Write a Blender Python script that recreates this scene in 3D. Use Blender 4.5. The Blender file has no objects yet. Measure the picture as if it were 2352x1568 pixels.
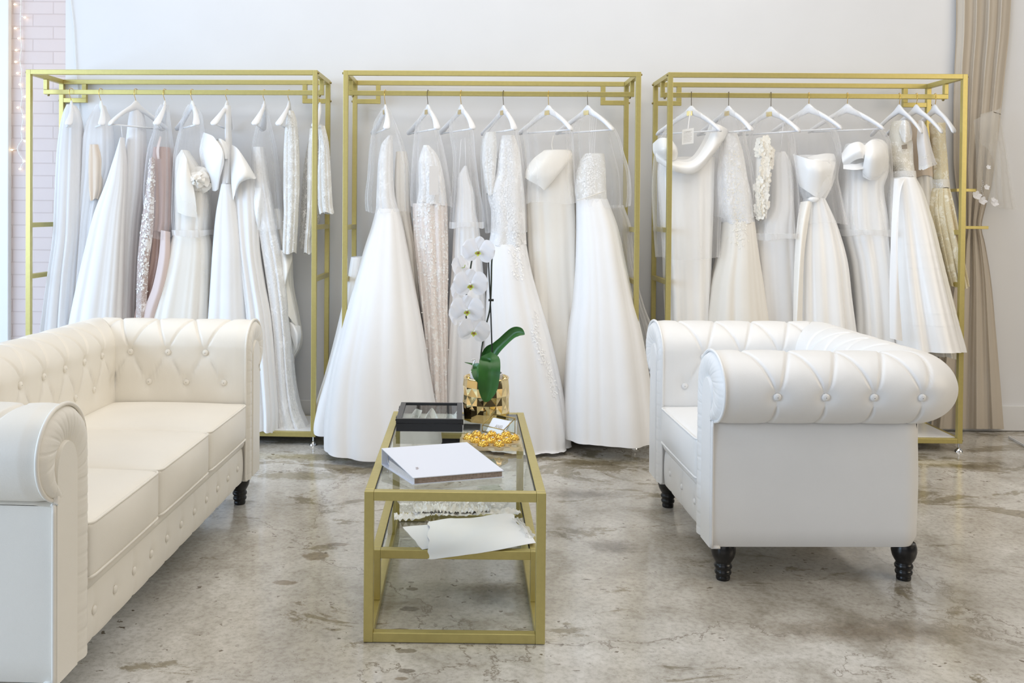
import bpy, bmesh, math, random
import numpy as np
from mathutils import Matrix, Vector

random.seed(7)
PI = math.pi
scene = bpy.context.scene
COL = scene.collection

# ------------------------------------------------------------------ camera model
F_PX, CX, CY, HC = 2100.0, 1051.7, 511.3, 1.248
PITCH, ROLL, YAW = 0.0134, 0.0077, 0.0024


def cam_matrix():
    cp, sp, cr, sr, cy, sy = (math.cos(PITCH), math.sin(PITCH), math.cos(ROLL), math.sin(ROLL), math.cos(YAW), math.sin(YAW))
    B = np.array([[1, 0, 0], [0, 0, -1], [0, 1, 0]], float)
    Y = np.array([[cy, sy, 0], [-sy, cy, 0], [0, 0, 1]])
    P = np.array([[1, 0, 0], [0, cp, -sp], [0, sp, cp]])
    R = np.array([[cr, -sr, 0], [sr, cr, 0], [0, 0, 1]])
    return R @ P @ B @ Y


M = cam_matrix()
EYE = np.array([0, 0, HC])


def ray(px, py):
    return M.T @ np.array([(px - CX) / F_PX, (py - CY) / F_PX, 1.0])


def at(px, py, Y):
    """world point seen at photo position (px, py) in the upright plane y = Y"""
    d = ray(px, py)
    return EYE + d * (Y / d[1])


def onz(px, py, z):
    d = ray(px, py)
    return EYE + d * ((z - HC) / d[2])


cam_data = bpy.data.cameras.new('camera')
cam = bpy.data.objects.new('camera', cam_data)
COL.objects.link(cam)
cam_data.sensor_fit = 'HORIZONTAL'
cam_data.sensor_width = 36.0
cam_data.lens = F_PX / 2352 * 36.0
cam_data.shift_x = (1176 - CX) / 2352
cam_data.shift_y = (CY - 784) / 2352
cam_data.clip_start = 0.05
r_, d_, f_ = M
cam.matrix_world = Matrix(((r_[0], -d_[0], -f_[0], 0), (r_[1], -d_[1], -f_[1], 0), (r_[2], -d_[2], -f_[2], HC), (0, 0, 0, 1)))
scene.camera = cam


# ------------------------------------------------------------------ materials
def new_mat(name):
    m = bpy.data.materials.new(name)
    m.use_nodes = True
    nt = m.node_tree
    return m, nt, nt.nodes['Principled BSDF'], nt.nodes['Material Output']


def N(nt, t, **kw):
    n = nt.nodes.new(t)
    for k, v in kw.items():
        if k in n.inputs:
            n.inputs[k].default_value = v
        else:
            setattr(n, k, v)
    return n


def coords(nt, scale=(1, 1, 1), kind='Object'):
    tc = N(nt, 'ShaderNodeTexCoord')
    mp = N(nt, 'ShaderNodeMapping')
    mp.inputs['Scale'].default_value = scale
    nt.links.new(tc.outputs[kind], mp.inputs['Vector'])
    return mp.outputs['Vector']


def ramp(nt, fac, stops):
    r = N(nt, 'ShaderNodeValToRGB')
    el = r.color_ramp.elements
    while len(el) < len(stops):
        el.new(0.5)
    for e, (p, c) in zip(el, stops):
        e.position = p
        e.color = (c[0], c[1], c[2], 1) if not isinstance(c, (int, float)) else (c, c, c, 1)
    nt.links.new(fac, r.inputs['Fac'])
    return r.outputs['Color']


def mixc(nt, fac, a, b, mode='MIX'):
    n = N(nt, 'ShaderNodeMix', data_type='RGBA', blend_type=mode)
    for sock, v in ((n.inputs[0], fac), (n.inputs[6], a), (n.inputs[7], b)):
        if hasattr(v, 'is_linked') or hasattr(v, 'links'):
            nt.links.new(v, sock)
        elif isinstance(v, (int, float)):
            sock.default_value = v
        else:
            sock.default_value = (v[0], v[1], v[2], 1)
    return n.outputs[2]


def bump(nt, bsdf, height, strength=0.2, dist=0.01):
    b = N(nt, 'ShaderNodeBump')
    b.inputs['Strength'].default_value = strength
    b.inputs['Distance'].default_value = dist
    nt.links.new(height, b.inputs['Height'])
    nt.links.new(b.outputs['Normal'], bsdf.inputs['Normal'])
    return b


def simple(name, col, rough=0.5, metal=0.0, spec=0.5, noise=0.0, nscale=40, bumps=0.0, coat=0.0, sheen=0.0, sub=0.0):
    m, nt, b, o = new_mat(name)
    b.inputs['Base Color'].default_value = (*col, 1)
    b.inputs['Roughness'].default_value = rough
    b.inputs['Metallic'].default_value = metal
    b.inputs['Specular IOR Level'].default_value = spec
    if coat:
        b.inputs['Coat Weight'].default_value = coat
    if sheen:
        b.inputs['Sheen Weight'].default_value = sheen
    if sub:
        b.inputs['Subsurface Weight'].default_value = sub
        b.inputs['Subsurface Radius'].default_value = (0.02, 0.02, 0.02)
    n = N(nt, 'ShaderNodeTexNoise', Scale=nscale, Detail=4.0)
    nt.links.new(coords(nt), n.inputs['Vector'])
    if noise:
        c = ramp(nt, n.outputs['Fac'], [(0.3, tuple(x * (1 - noise) for x in col)), (0.7, tuple(min(1, x * (1 + noise * 0.5)) for x in col))])
        nt.links.new(c, b.inputs['Base Color'])
    if bumps:
        bump(nt, b, n.outputs['Fac'], bumps, 0.004)
    return m


MAT = {}
MAT['gold'] = simple('brushed_gold_paint', (0.545, 0.465, 0.175), rough=0.38, metal=0.6, noise=0.05, nscale=60)
MAT['gold_wire'] = simple('gold_wire', (0.80, 0.55, 0.15), rough=0.25, metal=1.0)
MAT['dark_wire'] = simple('dark_bronze_wire', (0.16, 0.13, 0.09), rough=0.35, metal=0.9)
MAT['bolt'] = simple('bronze_bolt', (0.30, 0.24, 0.10), rough=0.35, metal=0.9)
MAT['chrome'] = simple('chrome', (0.72, 0.72, 0.72), rough=0.15, metal=1.0)
MAT['black'] = simple('black_lacquer_wood', (0.008, 0.008, 0.009), rough=0.28, noise=0.1)
MAT['rubber'] = simple('black_rubber', (0.015, 0.015, 0.015), rough=0.7)
MAT['white_paint'] = simple('white_paint', (0.82, 0.82, 0.82), rough=0.4)
MAT['shelf'] = simple('white_shelf_laminate', (0.78, 0.78, 0.78), rough=0.35)
MAT['hanger'] = simple('white_hanger', (0.83, 0.84, 0.87), rough=0.45)
MAT['plate'] = simple('gold_plate', (0.66, 0.50, 0.18), rough=0.35, metal=0.7)


def leather(name, col):
    m, nt, b, o = new_mat(name)
    v = coords(nt)
    vo = N(nt, 'ShaderNodeTexVoronoi', Scale=420.0)
    nt.links.new(v, vo.inputs['Vector'])
    nz = N(nt, 'ShaderNodeTexNoise', Scale=6.0, Detail=3.0)
    nt.links.new(v, nz.inputs['Vector'])
    c = ramp(nt, nz.outputs['Fac'], [(0.3, tuple(x * 0.97 for x in col)), (0.7, col)])
    nt.links.new(c, b.inputs['Base Color'])
    b.inputs['Roughness'].default_value = 0.36
    b.inputs['Specular IOR Level'].default_value = 0.45
    bump(nt, b, vo.outputs['Distance'], 0.10, 0.0015)
    return m


MAT['leather'] = leather('ivory_faux_leather', (0.86, 0.825, 0.75))
MAT['leather_w'] = leather('white_faux_leather', (0.83, 0.83, 0.825))


def fabric(name, col, rough=0.55, sheen=0.15, spec=0.35, weave=900, sc=(1, 1, 1), stain=0.03, trans=0.0):
    m, nt, b, o = new_mat(name)
    v = coords(nt, sc)
    nz = N(nt, 'ShaderNodeTexNoise', Scale=5.0, Detail=3.0)
    nt.links.new(v, nz.inputs['Vector'])
    c = ramp(nt, nz.outputs['Fac'], [(0.3, tuple(x * (1 - stain) for x in col)), (0.7, col)])
    nt.links.new(c, b.inputs['Base Color'])
    b.inputs['Roughness'].default_value = rough
    b.inputs['Sheen Weight'].default_value = sheen
    b.inputs['Specular IOR Level'].default_value = spec
    w = N(nt, 'ShaderNodeTexNoise', Scale=float(weave), Detail=1.0)
    nt.links.new(v, w.inputs['Vector'])
    bump(nt, b, w.outputs['Fac'], 0.05, 0.001)
    if trans:
        tr = N(nt, 'ShaderNodeBsdfTranslucent')
        tr.inputs['Color'].default_value = (*col, 1)
        mx = N(nt, 'ShaderNodeMixShader')
        mx.inputs[0].default_value = trans
        nt.links.new(b.outputs[0], mx.inputs[1])
        nt.links.new(tr.outputs[0], mx.inputs[2])
        nt.links.new(mx.outputs[0], o.inputs['Surface'])
    return m


MAT['crepe'] = fabric('white_crepe', (0.93, 0.93, 0.935), rough=0.6, trans=0.12)
MAT['ivory'] = fabric('ivory_crepe', (0.92, 0.885, 0.82), rough=0.6, trans=0.12)
MAT['satin'] = fabric('white_satin', (0.93, 0.93, 0.925), rough=0.3, sheen=0.0, spec=0.6)
MAT['ivory_satin'] = fabric('ivory_satin', (0.92, 0.895, 0.84), rough=0.3, sheen=0.0, spec=0.6)
MAT['blush'] = fabric('blush_lining', (0.80, 0.66, 0.59), rough=0.6, trans=0.1)
MAT['mauve'] = fabric('rose_taupe_lining', (0.50, 0.36, 0.32), rough=0.6)
MAT['pink'] = fabric('pale_pink_chiffon', (0.83, 0.70, 0.66), rough=0.6, trans=0.2)
MAT['nude'] = fabric('nude_mesh', (0.78, 0.66, 0.54), rough=0.6)
MAT['curtain'] = fabric('beige_linen', (0.56, 0.50, 0.42), rough=0.85, sheen=0.2, weave=700)


def sheer(name, col, base=0.2, edge=0.5, streak=0.1, tl_=0.5):
    m, nt, b, o = new_mat(name)
    b.inputs['Base Color'].default_value = (*col, 1)
    b.inputs['Roughness'].default_value = 0.6
    b.inputs['Specular IOR Level'].default_value = 0.2
    lw = N(nt, 'ShaderNodeLayerWeight', Blend=0.35)
    v = coords(nt, (18, 18, 1.5))
    nz = N(nt, 'ShaderNodeTexNoise', Scale=1.0, Detail=3.0)
    nt.links.new(v, nz.inputs['Vector'])
    a = N(nt, 'ShaderNodeMath', operation='MULTIPLY_ADD')
    nt.links.new(lw.outputs['Facing'], a.inputs[0])
    a.inputs[1].default_value = edge
    a.inputs[2].default_value = base - streak * 0.5
    s = N(nt, 'ShaderNodeMath', operation='MULTIPLY_ADD', use_clamp=True)
    nt.links.new(nz.outputs['Fac'], s.inputs[0])
    s.inputs[1].default_value = streak
    nt.links.new(a.outputs[0], s.inputs[2])
    tp = N(nt, 'ShaderNodeBsdfTransparent')
    tl = N(nt, 'ShaderNodeBsdfTranslucent')
    tl.inputs['Color'].default_value = (*col, 1)
    ms = N(nt, 'ShaderNodeMixShader')
    ms.inputs[0].default_value = tl_
    nt.links.new(b.outputs[0], ms.inputs[1])
    nt.links.new(tl.outputs[0], ms.inputs[2])
    mx = N(nt, 'ShaderNodeMixShader')
    nt.links.new(s.outputs[0], mx.inputs[0])
    nt.links.new(tp.outputs[0], mx.inputs[1])
    nt.links.new(ms.outputs[0], mx.inputs[2])
    nt.links.new(mx.outputs[0], o.inputs['Surface'])
    return m


MAT['sheer'] = sheer('sheer_white_organza', (0.96, 0.96, 0.97), 0.17, 0.32, 0.14, 0.5)
MAT['tulle'] = sheer('white_tulle', (0.9, 0.9, 0.9), 0.42, 0.45, 0.2)
MAT['chiffon'] = sheer('white_chiffon', (0.94, 0.94, 0.955), 0.86, 0.2, 0.15, 0.15)
MAT['veil'] = sheer('veil_tulle', (0.9, 0.9, 0.88), 0.28, 0.45, 0.15)
MAT['mauve_sheer'] = sheer('rose_mesh', (0.66, 0.52, 0.50), 0.5, 0.4, 0.15)


def lace(name, thread, ground, scale=34.0, alpha=0.0, sc=(1, 1, 0.8)):
    """floral lace: raised pale thread motifs over a ground; alpha > 0 lets the ground be see-through"""
    m, nt, b, o = new_mat(name)
    v = coords(nt, sc)
    wn = N(nt, 'ShaderNodeTexNoise', Scale=9.0, Detail=2.0)
    nt.links.new(v, wn.inputs['Vector'])
    add = N(nt, 'ShaderNodeMix', data_type='RGBA', blend_type='ADD')
    add.inputs[0].default_value = 0.08
    nt.links.new(v, add.inputs[6])
    nt.links.new(wn.outputs['Color'], add.inputs[7])
    fs = scale * 0.62
    vf = N(nt, 'ShaderNodeTexVoronoi', Scale=fs)
    nt.links.new(add.outputs[2], vf.inputs['Vector'])
    df = N(nt, 'ShaderNodeVectorMath', operation='SUBTRACT')
    nt.links.new(add.outputs[2], df.inputs[0])
    nt.links.new(vf.outputs['Position'], df.inputs[1])
    sx = N(nt, 'ShaderNodeSeparateXYZ')
    nt.links.new(df.outputs[0], sx.inputs[0])

    def mth(op, a_, b_=None, c_=None):
        n_ = N(nt, 'ShaderNodeMath', operation=op)
        for i_, q_ in enumerate((a_, b_, c_)):
            if q_ is None:
                continue
            if isinstance(q_, (int, float)):
                n_.inputs[i_].default_value = q_
            else:
                nt.links.new(q_, n_.inputs[i_])
        return n_.outputs[0]
    ang = mth('ARCTAN2', sx.outputs[2], sx.outputs[0])
    pet = mth('ABSOLUTE', mth('COSINE', mth('MULTIPLY', ang, 2.5)))
    rad = mth('MULTIPLY_ADD', pet, 0.34, 0.16)                       # petal outline
    fl = ramp(nt, mth('SUBTRACT', rad, vf.outputs['Distance']), [(0.0, 0.0), (0.10, 1.0)])
    v1 = N(nt, 'ShaderNodeTexVoronoi', Scale=scale * 4.5, feature='DISTANCE_TO_EDGE')
    nt.links.new(v, v1.inputs['Vector'])
    e = ramp(nt, v1.outputs['Distance'], [(0.02, 0.55), (0.12, 0.0)])
    n2 = N(nt, 'ShaderNodeTexNoise', Scale=scale * 0.5, Detail=3.0, Distortion=2.0)
    nt.links.new(v, n2.inputs['Vector'])
    vine = ramp(nt, mth('ABSOLUTE', mth('SUBTRACT', n2.outputs['Fac'], 0.5)), [(0.0, 1.0), (0.022, 0.0)])
    m1_ = mth('MAXIMUM', fl, vine)
    mx = N(nt, 'ShaderNodeMath', operation='MAXIMUM')
    nt.links.new(e, mx.inputs[0])
    nt.links.new(m1_, mx.inputs[1])
    c = mixc(nt, mx.outputs[0], ground, thread)
    nt.links.new(c, b.inputs['Base Color'])
    b.inputs['Roughness'].default_value = 0.75
    b.inputs['Specular IOR Level'].default_value = 0.2
    bump(nt, b, mx.outputs[0], 0.5, 0.003)
    if alpha:
        tp = N(nt, 'ShaderNodeBsdfTransparent')
        ms = N(nt, 'ShaderNodeMixShader')
        k = N(nt, 'ShaderNodeMath', operation='MULTIPLY_ADD', use_clamp=True)
        nt.links.new(mx.outputs[0], k.inputs[0])
        k.inputs[1].default_value = alpha
        k.inputs[2].default_value = 1 - alpha
        nt.links.new(k.outputs[0], ms.inputs[0])
        nt.links.new(tp.outputs[0], ms.inputs[1])
        nt.links.new(b.outputs[0], ms.inputs[2])
        nt.links.new(ms.outputs[0], o.inputs['Surface'])
    return m


MAT['lace'] = lace('white_lace', (0.93, 0.93, 0.92), (0.82, 0.80, 0.76), 40)
MAT['lace_open'] = lace('openwork_lace', (0.93, 0.92, 0.90), (0.8, 0.78, 0.74), 46, alpha=0.8)
MAT['lace_blush'] = lace('lace_over_blush', (0.93, 0.91, 0.89), (0.84, 0.765, 0.725), 30)
MAT['lace_taupe'] = lace('lace_over_taupe', (0.86, 0.83, 0.81), (0.50, 0.39, 0.35), 30)
MAT['lace_white'] = lace('soft_white_lace', (0.93, 0.93, 0.935), (0.85, 0.845, 0.84), 26)
MAT['brocade'] = lace('ivory_brocade', (0.86, 0.81, 0.66), (0.74, 0.65, 0.44), 30)
MAT['ivory_lace'] = lace('ivory_lace', (0.92, 0.89, 0.82), (0.80, 0.755, 0.65), 48)
MAT['applique'] = simple('white_lace_thread', (0.93, 0.925, 0.91), rough=0.7)
MAT['applique_iv'] = simple('ivory_lace_thread', (0.91, 0.875, 0.79), rough=0.7)


def glass(name, tint, edge=0.06, rough=0.0, strength=1.0):
    m, nt, b, o = new_mat(name)
    nt.nodes.remove(b)
    tp = N(nt, 'ShaderNodeBsdfTransparent')
    tp.inputs['Color'].default_value = (*tint, 1)
    gl = N(nt, 'ShaderNodeBsdfGlossy', Roughness=rough)
    fr = N(nt, 'ShaderNodeFresnel', IOR=1.5)
    mu = N(nt, 'ShaderNodeMath', operation='MULTIPLY_ADD', use_clamp=True)
    geo = N(nt, 'ShaderNodeNewGeometry')
    sb = N(nt, 'ShaderNodeMath', operation='SUBTRACT')
    sb.inputs[0].default_value = 1.0
    nt.links.new(geo.outputs['Backfacing'], sb.inputs[1])
    m0 = N(nt, 'ShaderNodeMath', operation='MULTIPLY_ADD')
    nt.links.new(fr.outputs[0], m0.inputs[0])
    m0.inputs[1].default_value = strength
    m0.inputs[2].default_value = edge
    nt.links.new(m0.outputs[0], mu.inputs[0])
    nt.links.new(sb.outputs[0], mu.inputs[1])
    mu.inputs[2].default_value = 0.0
    mx = N(nt, 'ShaderNodeMixShader')
    nt.links.new(mu.outputs[0], mx.inputs[0])
    nt.links.new(tp.outputs[0], mx.inputs[1])
    nt.links.new(gl.outputs[0], mx.inputs[2])
    nt.links.new(mx.outputs[0], o.inputs['Surface'])
    return m


MAT['glass'] = glass('clear_glass', (0.93, 0.96, 0.94), 0.02)
MAT['plastic'] = glass('clear_plastic', (0.93, 0.92, 0.88), 0.10, 0.08)
MAT['pane'] = glass('window_glass', (0.98, 0.99, 1.0), 0.02)


# ------------------------------------------------------------------ object helpers
PM = {}          # matrix of every parent


def tag(o, label=None, cat=None, group=None, kind=None):
    if label:
        o['label'] = label
    if cat:
        o['category'] = cat
    if group:
        o['group'] = group
    if kind:
        o['kind'] = kind
    return o


def thing(name, label, cat, loc=(0, 0, 0), rz=0.0, group=None):
    o = bpy.data.objects.new(name, None)
    COL.objects.link(o)
    o.empty_display_size = 0.05
    o.location = tuple(float(x) for x in loc)
    o.rotation_euler = (0, 0, rz)
    PM[o.name] = Matrix.Translation(Vector([float(x) for x in loc])) @ Matrix.Rotation(rz, 4, 'Z')
    return tag(o, label, cat, group)


def mesh(name, V, Fc, mat, parent=None, space='world', smooth=True, auto=None):
    """one mesh object; V in world (default) or in the parent's own space"""
    V = np.asarray(V, float).reshape(-1, 3)
    if parent is not None and space == 'world':
        inv = np.array(PM[parent.name].inverted())
        V = V @ inv[:3, :3].T + inv[:3, 3]
        loc = None
    elif parent is None:
        lo, hi = V.min(0), V.max(0)
        loc = np.array([(lo[0] + hi[0]) / 2, (lo[1] + hi[1]) / 2, lo[2]])
        V = V - loc
    else:
        loc = None
    me = bpy.data.meshes.new(name)
    me.from_pydata([tuple(v) for v in V], [], [tuple(int(i) for i in f) for f in Fc])
    me.update()
    me.materials.append(MAT[mat] if isinstance(mat, str) else mat)
    if smooth:
        me.polygons.foreach_set('use_smooth', [True] * len(me.polygons))
        if auto:
            me.set_sharp_from_angle(angle=math.radians(auto))
    o = bpy.data.objects.new(name, me)
    COL.objects.link(o)
    if parent is not None:
        o.parent = parent
        PM[o.name] = PM[parent.name]
    else:
        o.location = tuple(loc)
        PM[o.name] = Matrix.Translation(Vector(loc))
    return o


def join(parts):
    V, Fc, n = [], [], 0
    for v, f in parts:
        v = np.asarray(v, float).reshape(-1, 3)
        V.append(v)
        Fc += [tuple(i + n for i in q) for q in f]
        n += len(v)
    return np.vstack(V), Fc


def box(x0, x1, y0, y1, z0, z1, bev=0.0, seg=2):
    bm = bmesh.new()
    bmesh.ops.create_cube(bm, size=1.0)
    for v in bm.verts:
        v.co = Vector(((x0 + x1) / 2 + v.co.x * (x1 - x0), (y0 + y1) / 2 + v.co.y * (y1 - y0), (z0 + z1) / 2 + v.co.z * (z1 - z0)))
    if bev:
        bmesh.ops.bevel(bm, geom=list(bm.edges), offset=bev, segments=seg, profile=0.5, affect='EDGES')
    bm.verts.index_update()
    r = (np.array([v.co[:] for v in bm.verts]), [tuple(v.index for v in f.verts) for f in bm.faces])
    bm.free()
    return r


def grid_faces(nu, nv, cu=False, cv=False, off=0):
    Fc = []
    for i in range(nu if cu else nu - 1):
        for j in range(nv if cv else nv - 1):
            a, b = i, (i + 1) % nu
            c, d = j, (j + 1) % nv
            Fc.append((off + a * nv + c, off + b * nv + c, off + b * nv + d, off + a * nv + d))
    return Fc


def tube(pts, r, n=8, closed=False, caps=True):
    P = np.asarray(pts, float)
    m = len(P)
    R = np.full(m, r) if np.isscalar(r) else np.asarray(r, float)
    if closed:
        T = np.roll(P, -1, 0) - np.roll(P, 1, 0)
    else:
        T = np.gradient(P, axis=0)
    T /= np.maximum(np.linalg.norm(T, axis=1), 1e-9)[:, None]
    up = np.array([0, 0, 1.0]) if abs(T[0][2]) < 0.9 else np.array([1.0, 0, 0])
    nrm = np.cross(T[0], up)
    nrm /= np.linalg.norm(nrm)
    V = []
    for i in range(m):
        nrm = nrm - T[i] * np.dot(nrm, T[i])
        nrm /= max(np.linalg.norm(nrm), 1e-9)
        bi = np.cross(T[i], nrm)
        for k in range(n):
            a = 2 * PI * k / n
            V.append(P[i] + R[i] * (math.cos(a) * nrm + math.sin(a) * bi))
    Fc = grid_faces(m, n, cu=closed, cv=True)
    if caps and not closed:
        Fc.append(tuple(range(n)))
        Fc.append(tuple(range((m - 1) * n, m * n))[::-1])
    return np.array(V), Fc


def crom(P, n, closed=False):
    """smooth curve through points"""
    P = np.asarray(P, float)
    m = len(P)
    if m == 2 and not closed:
        t = np.linspace(0, 1, n)[:, None]
        return P[0] * (1 - t) + P[1] * t
    out = []
    tt = np.linspace(0, m if closed else m - 1, n, endpoint=not closed)
    for t in tt:
        i = int(min(math.floor(t), m - 1 if closed else m - 2))
        u = t - i
        g = (lambda k: P[k % m]) if closed else (lambda k: P[min(max(k, 0), m - 1)])
        p0, p1, p2, p3 = g(i - 1), g(i), g(i + 1), g(i + 2)
        out.append(0.5 * ((2 * p1) + (-p0 + p2) * u + (2 * p0 - 5 * p1 + 4 * p2 - p3) * u * u + (-p0 + 3 * p1 - 3 * p2 + p3) * u ** 3))
    return np.array(out)


def lathe(prof, n=24, c=(0, 0, 0)):
    V = [(c[0] + r * math.cos(2 * PI * k / n), c[1] + r * math.sin(2 * PI * k / n), c[2] + z) for r, z in prof for k in range(n)]
    Fc = grid_faces(len(prof), n, cv=True)
    Fc.append(tuple(range(n))[::-1])
    Fc.append(tuple(range((len(prof) - 1) * n, len(prof) * n)))
    return np.array(V), Fc


def sphere(c, r, nu=10, nv=16, sq=(1, 1, 1)):
    V, Fc = [], []
    for i in range(nu + 1):
        a = PI * i / nu
        for k in range(nv):
            b = 2 * PI * k / nv
            V.append((c[0] + sq[0] * r * math.sin(a) * math.cos(b), c[1] + sq[1] * r * math.sin(a) * math.sin(b), c[2] + sq[2] * r * math.cos(a)))
    return np.array(V), grid_faces(nu + 1, nv, cv=True)


def rotz(V, a, c=(0, 0, 0)):
    V = np.asarray(V, float) - np.array(c)
    ca, sa = math.cos(a), math.sin(a)
    return V @ np.array([[ca, sa, 0], [-sa, ca, 0], [0, 0, 1]]) + np.array(c)


def pchip(x, y, xi):
    x, y = np.asarray(x, float), np.asarray(y, float)
    if len(x) == 2:
        return np.interp(xi, x, y)
    h = np.diff(x)
    d = np.diff(y) / h
    m = np.zeros(len(x))
    m[0], m[-1] = d[0], d[-1]
    for k in range(1, len(x) - 1):
        if d[k - 1] * d[k] > 0:
            w1, w2 = 2 * h[k] + h[k - 1], h[k] + 2 * h[k - 1]
            m[k] = (w1 + w2) / (w1 / d[k - 1] + w2 / d[k])
    k = np.clip(np.searchsorted(x, xi) - 1, 0, len(h) - 1)
    t = (xi - x[k]) / h[k]
    return ((1 + 2 * t) * (1 - t) ** 2 * y[k] + t * (1 - t) ** 2 * h[k] * m[k] + t * t * (3 - 2 * t) * y[k + 1] + t * t * (t - 1) * h[k] * m[k + 1])

# ------------------------------------------------------------------ setting
WALL_Y = 5.27


DK, BR, OL = (0.40, 0.37, 0.33), (0.50, 0.43, 0.34), (0.56, 0.52, 0.40)
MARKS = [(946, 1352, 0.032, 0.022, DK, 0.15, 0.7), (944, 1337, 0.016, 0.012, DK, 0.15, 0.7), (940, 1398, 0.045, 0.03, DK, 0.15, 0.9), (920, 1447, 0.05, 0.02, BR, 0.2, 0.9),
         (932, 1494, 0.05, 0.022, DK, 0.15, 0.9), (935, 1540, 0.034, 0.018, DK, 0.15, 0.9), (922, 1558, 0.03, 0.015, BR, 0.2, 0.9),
         (727, 1277, 0.07, 0.06, BR, 0.2, 1.0), (655, 1338, 0.06, 0.03, BR, 0.2, 1.0), (775, 1250, 0.07, 0.03, BR, 0.25, 1.0),
         (740, 1050, 0.42, 0.10, OL, 0.35, 1.3), (690, 1092, 0.34, 0.10, OL, 0.35, 1.3), (830, 1080, 0.25, 0.08, OL, 0.35, 1.3),
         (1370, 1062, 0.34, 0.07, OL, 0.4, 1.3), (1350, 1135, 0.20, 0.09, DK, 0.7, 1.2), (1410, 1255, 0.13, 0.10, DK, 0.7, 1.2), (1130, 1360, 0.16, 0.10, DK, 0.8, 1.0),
         (2210, 1070, 0.30, 0.06, OL, 0.5, 1.2), (2010, 1450, 0.40, 0.10, BR, 0.8, 1.0)]


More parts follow.
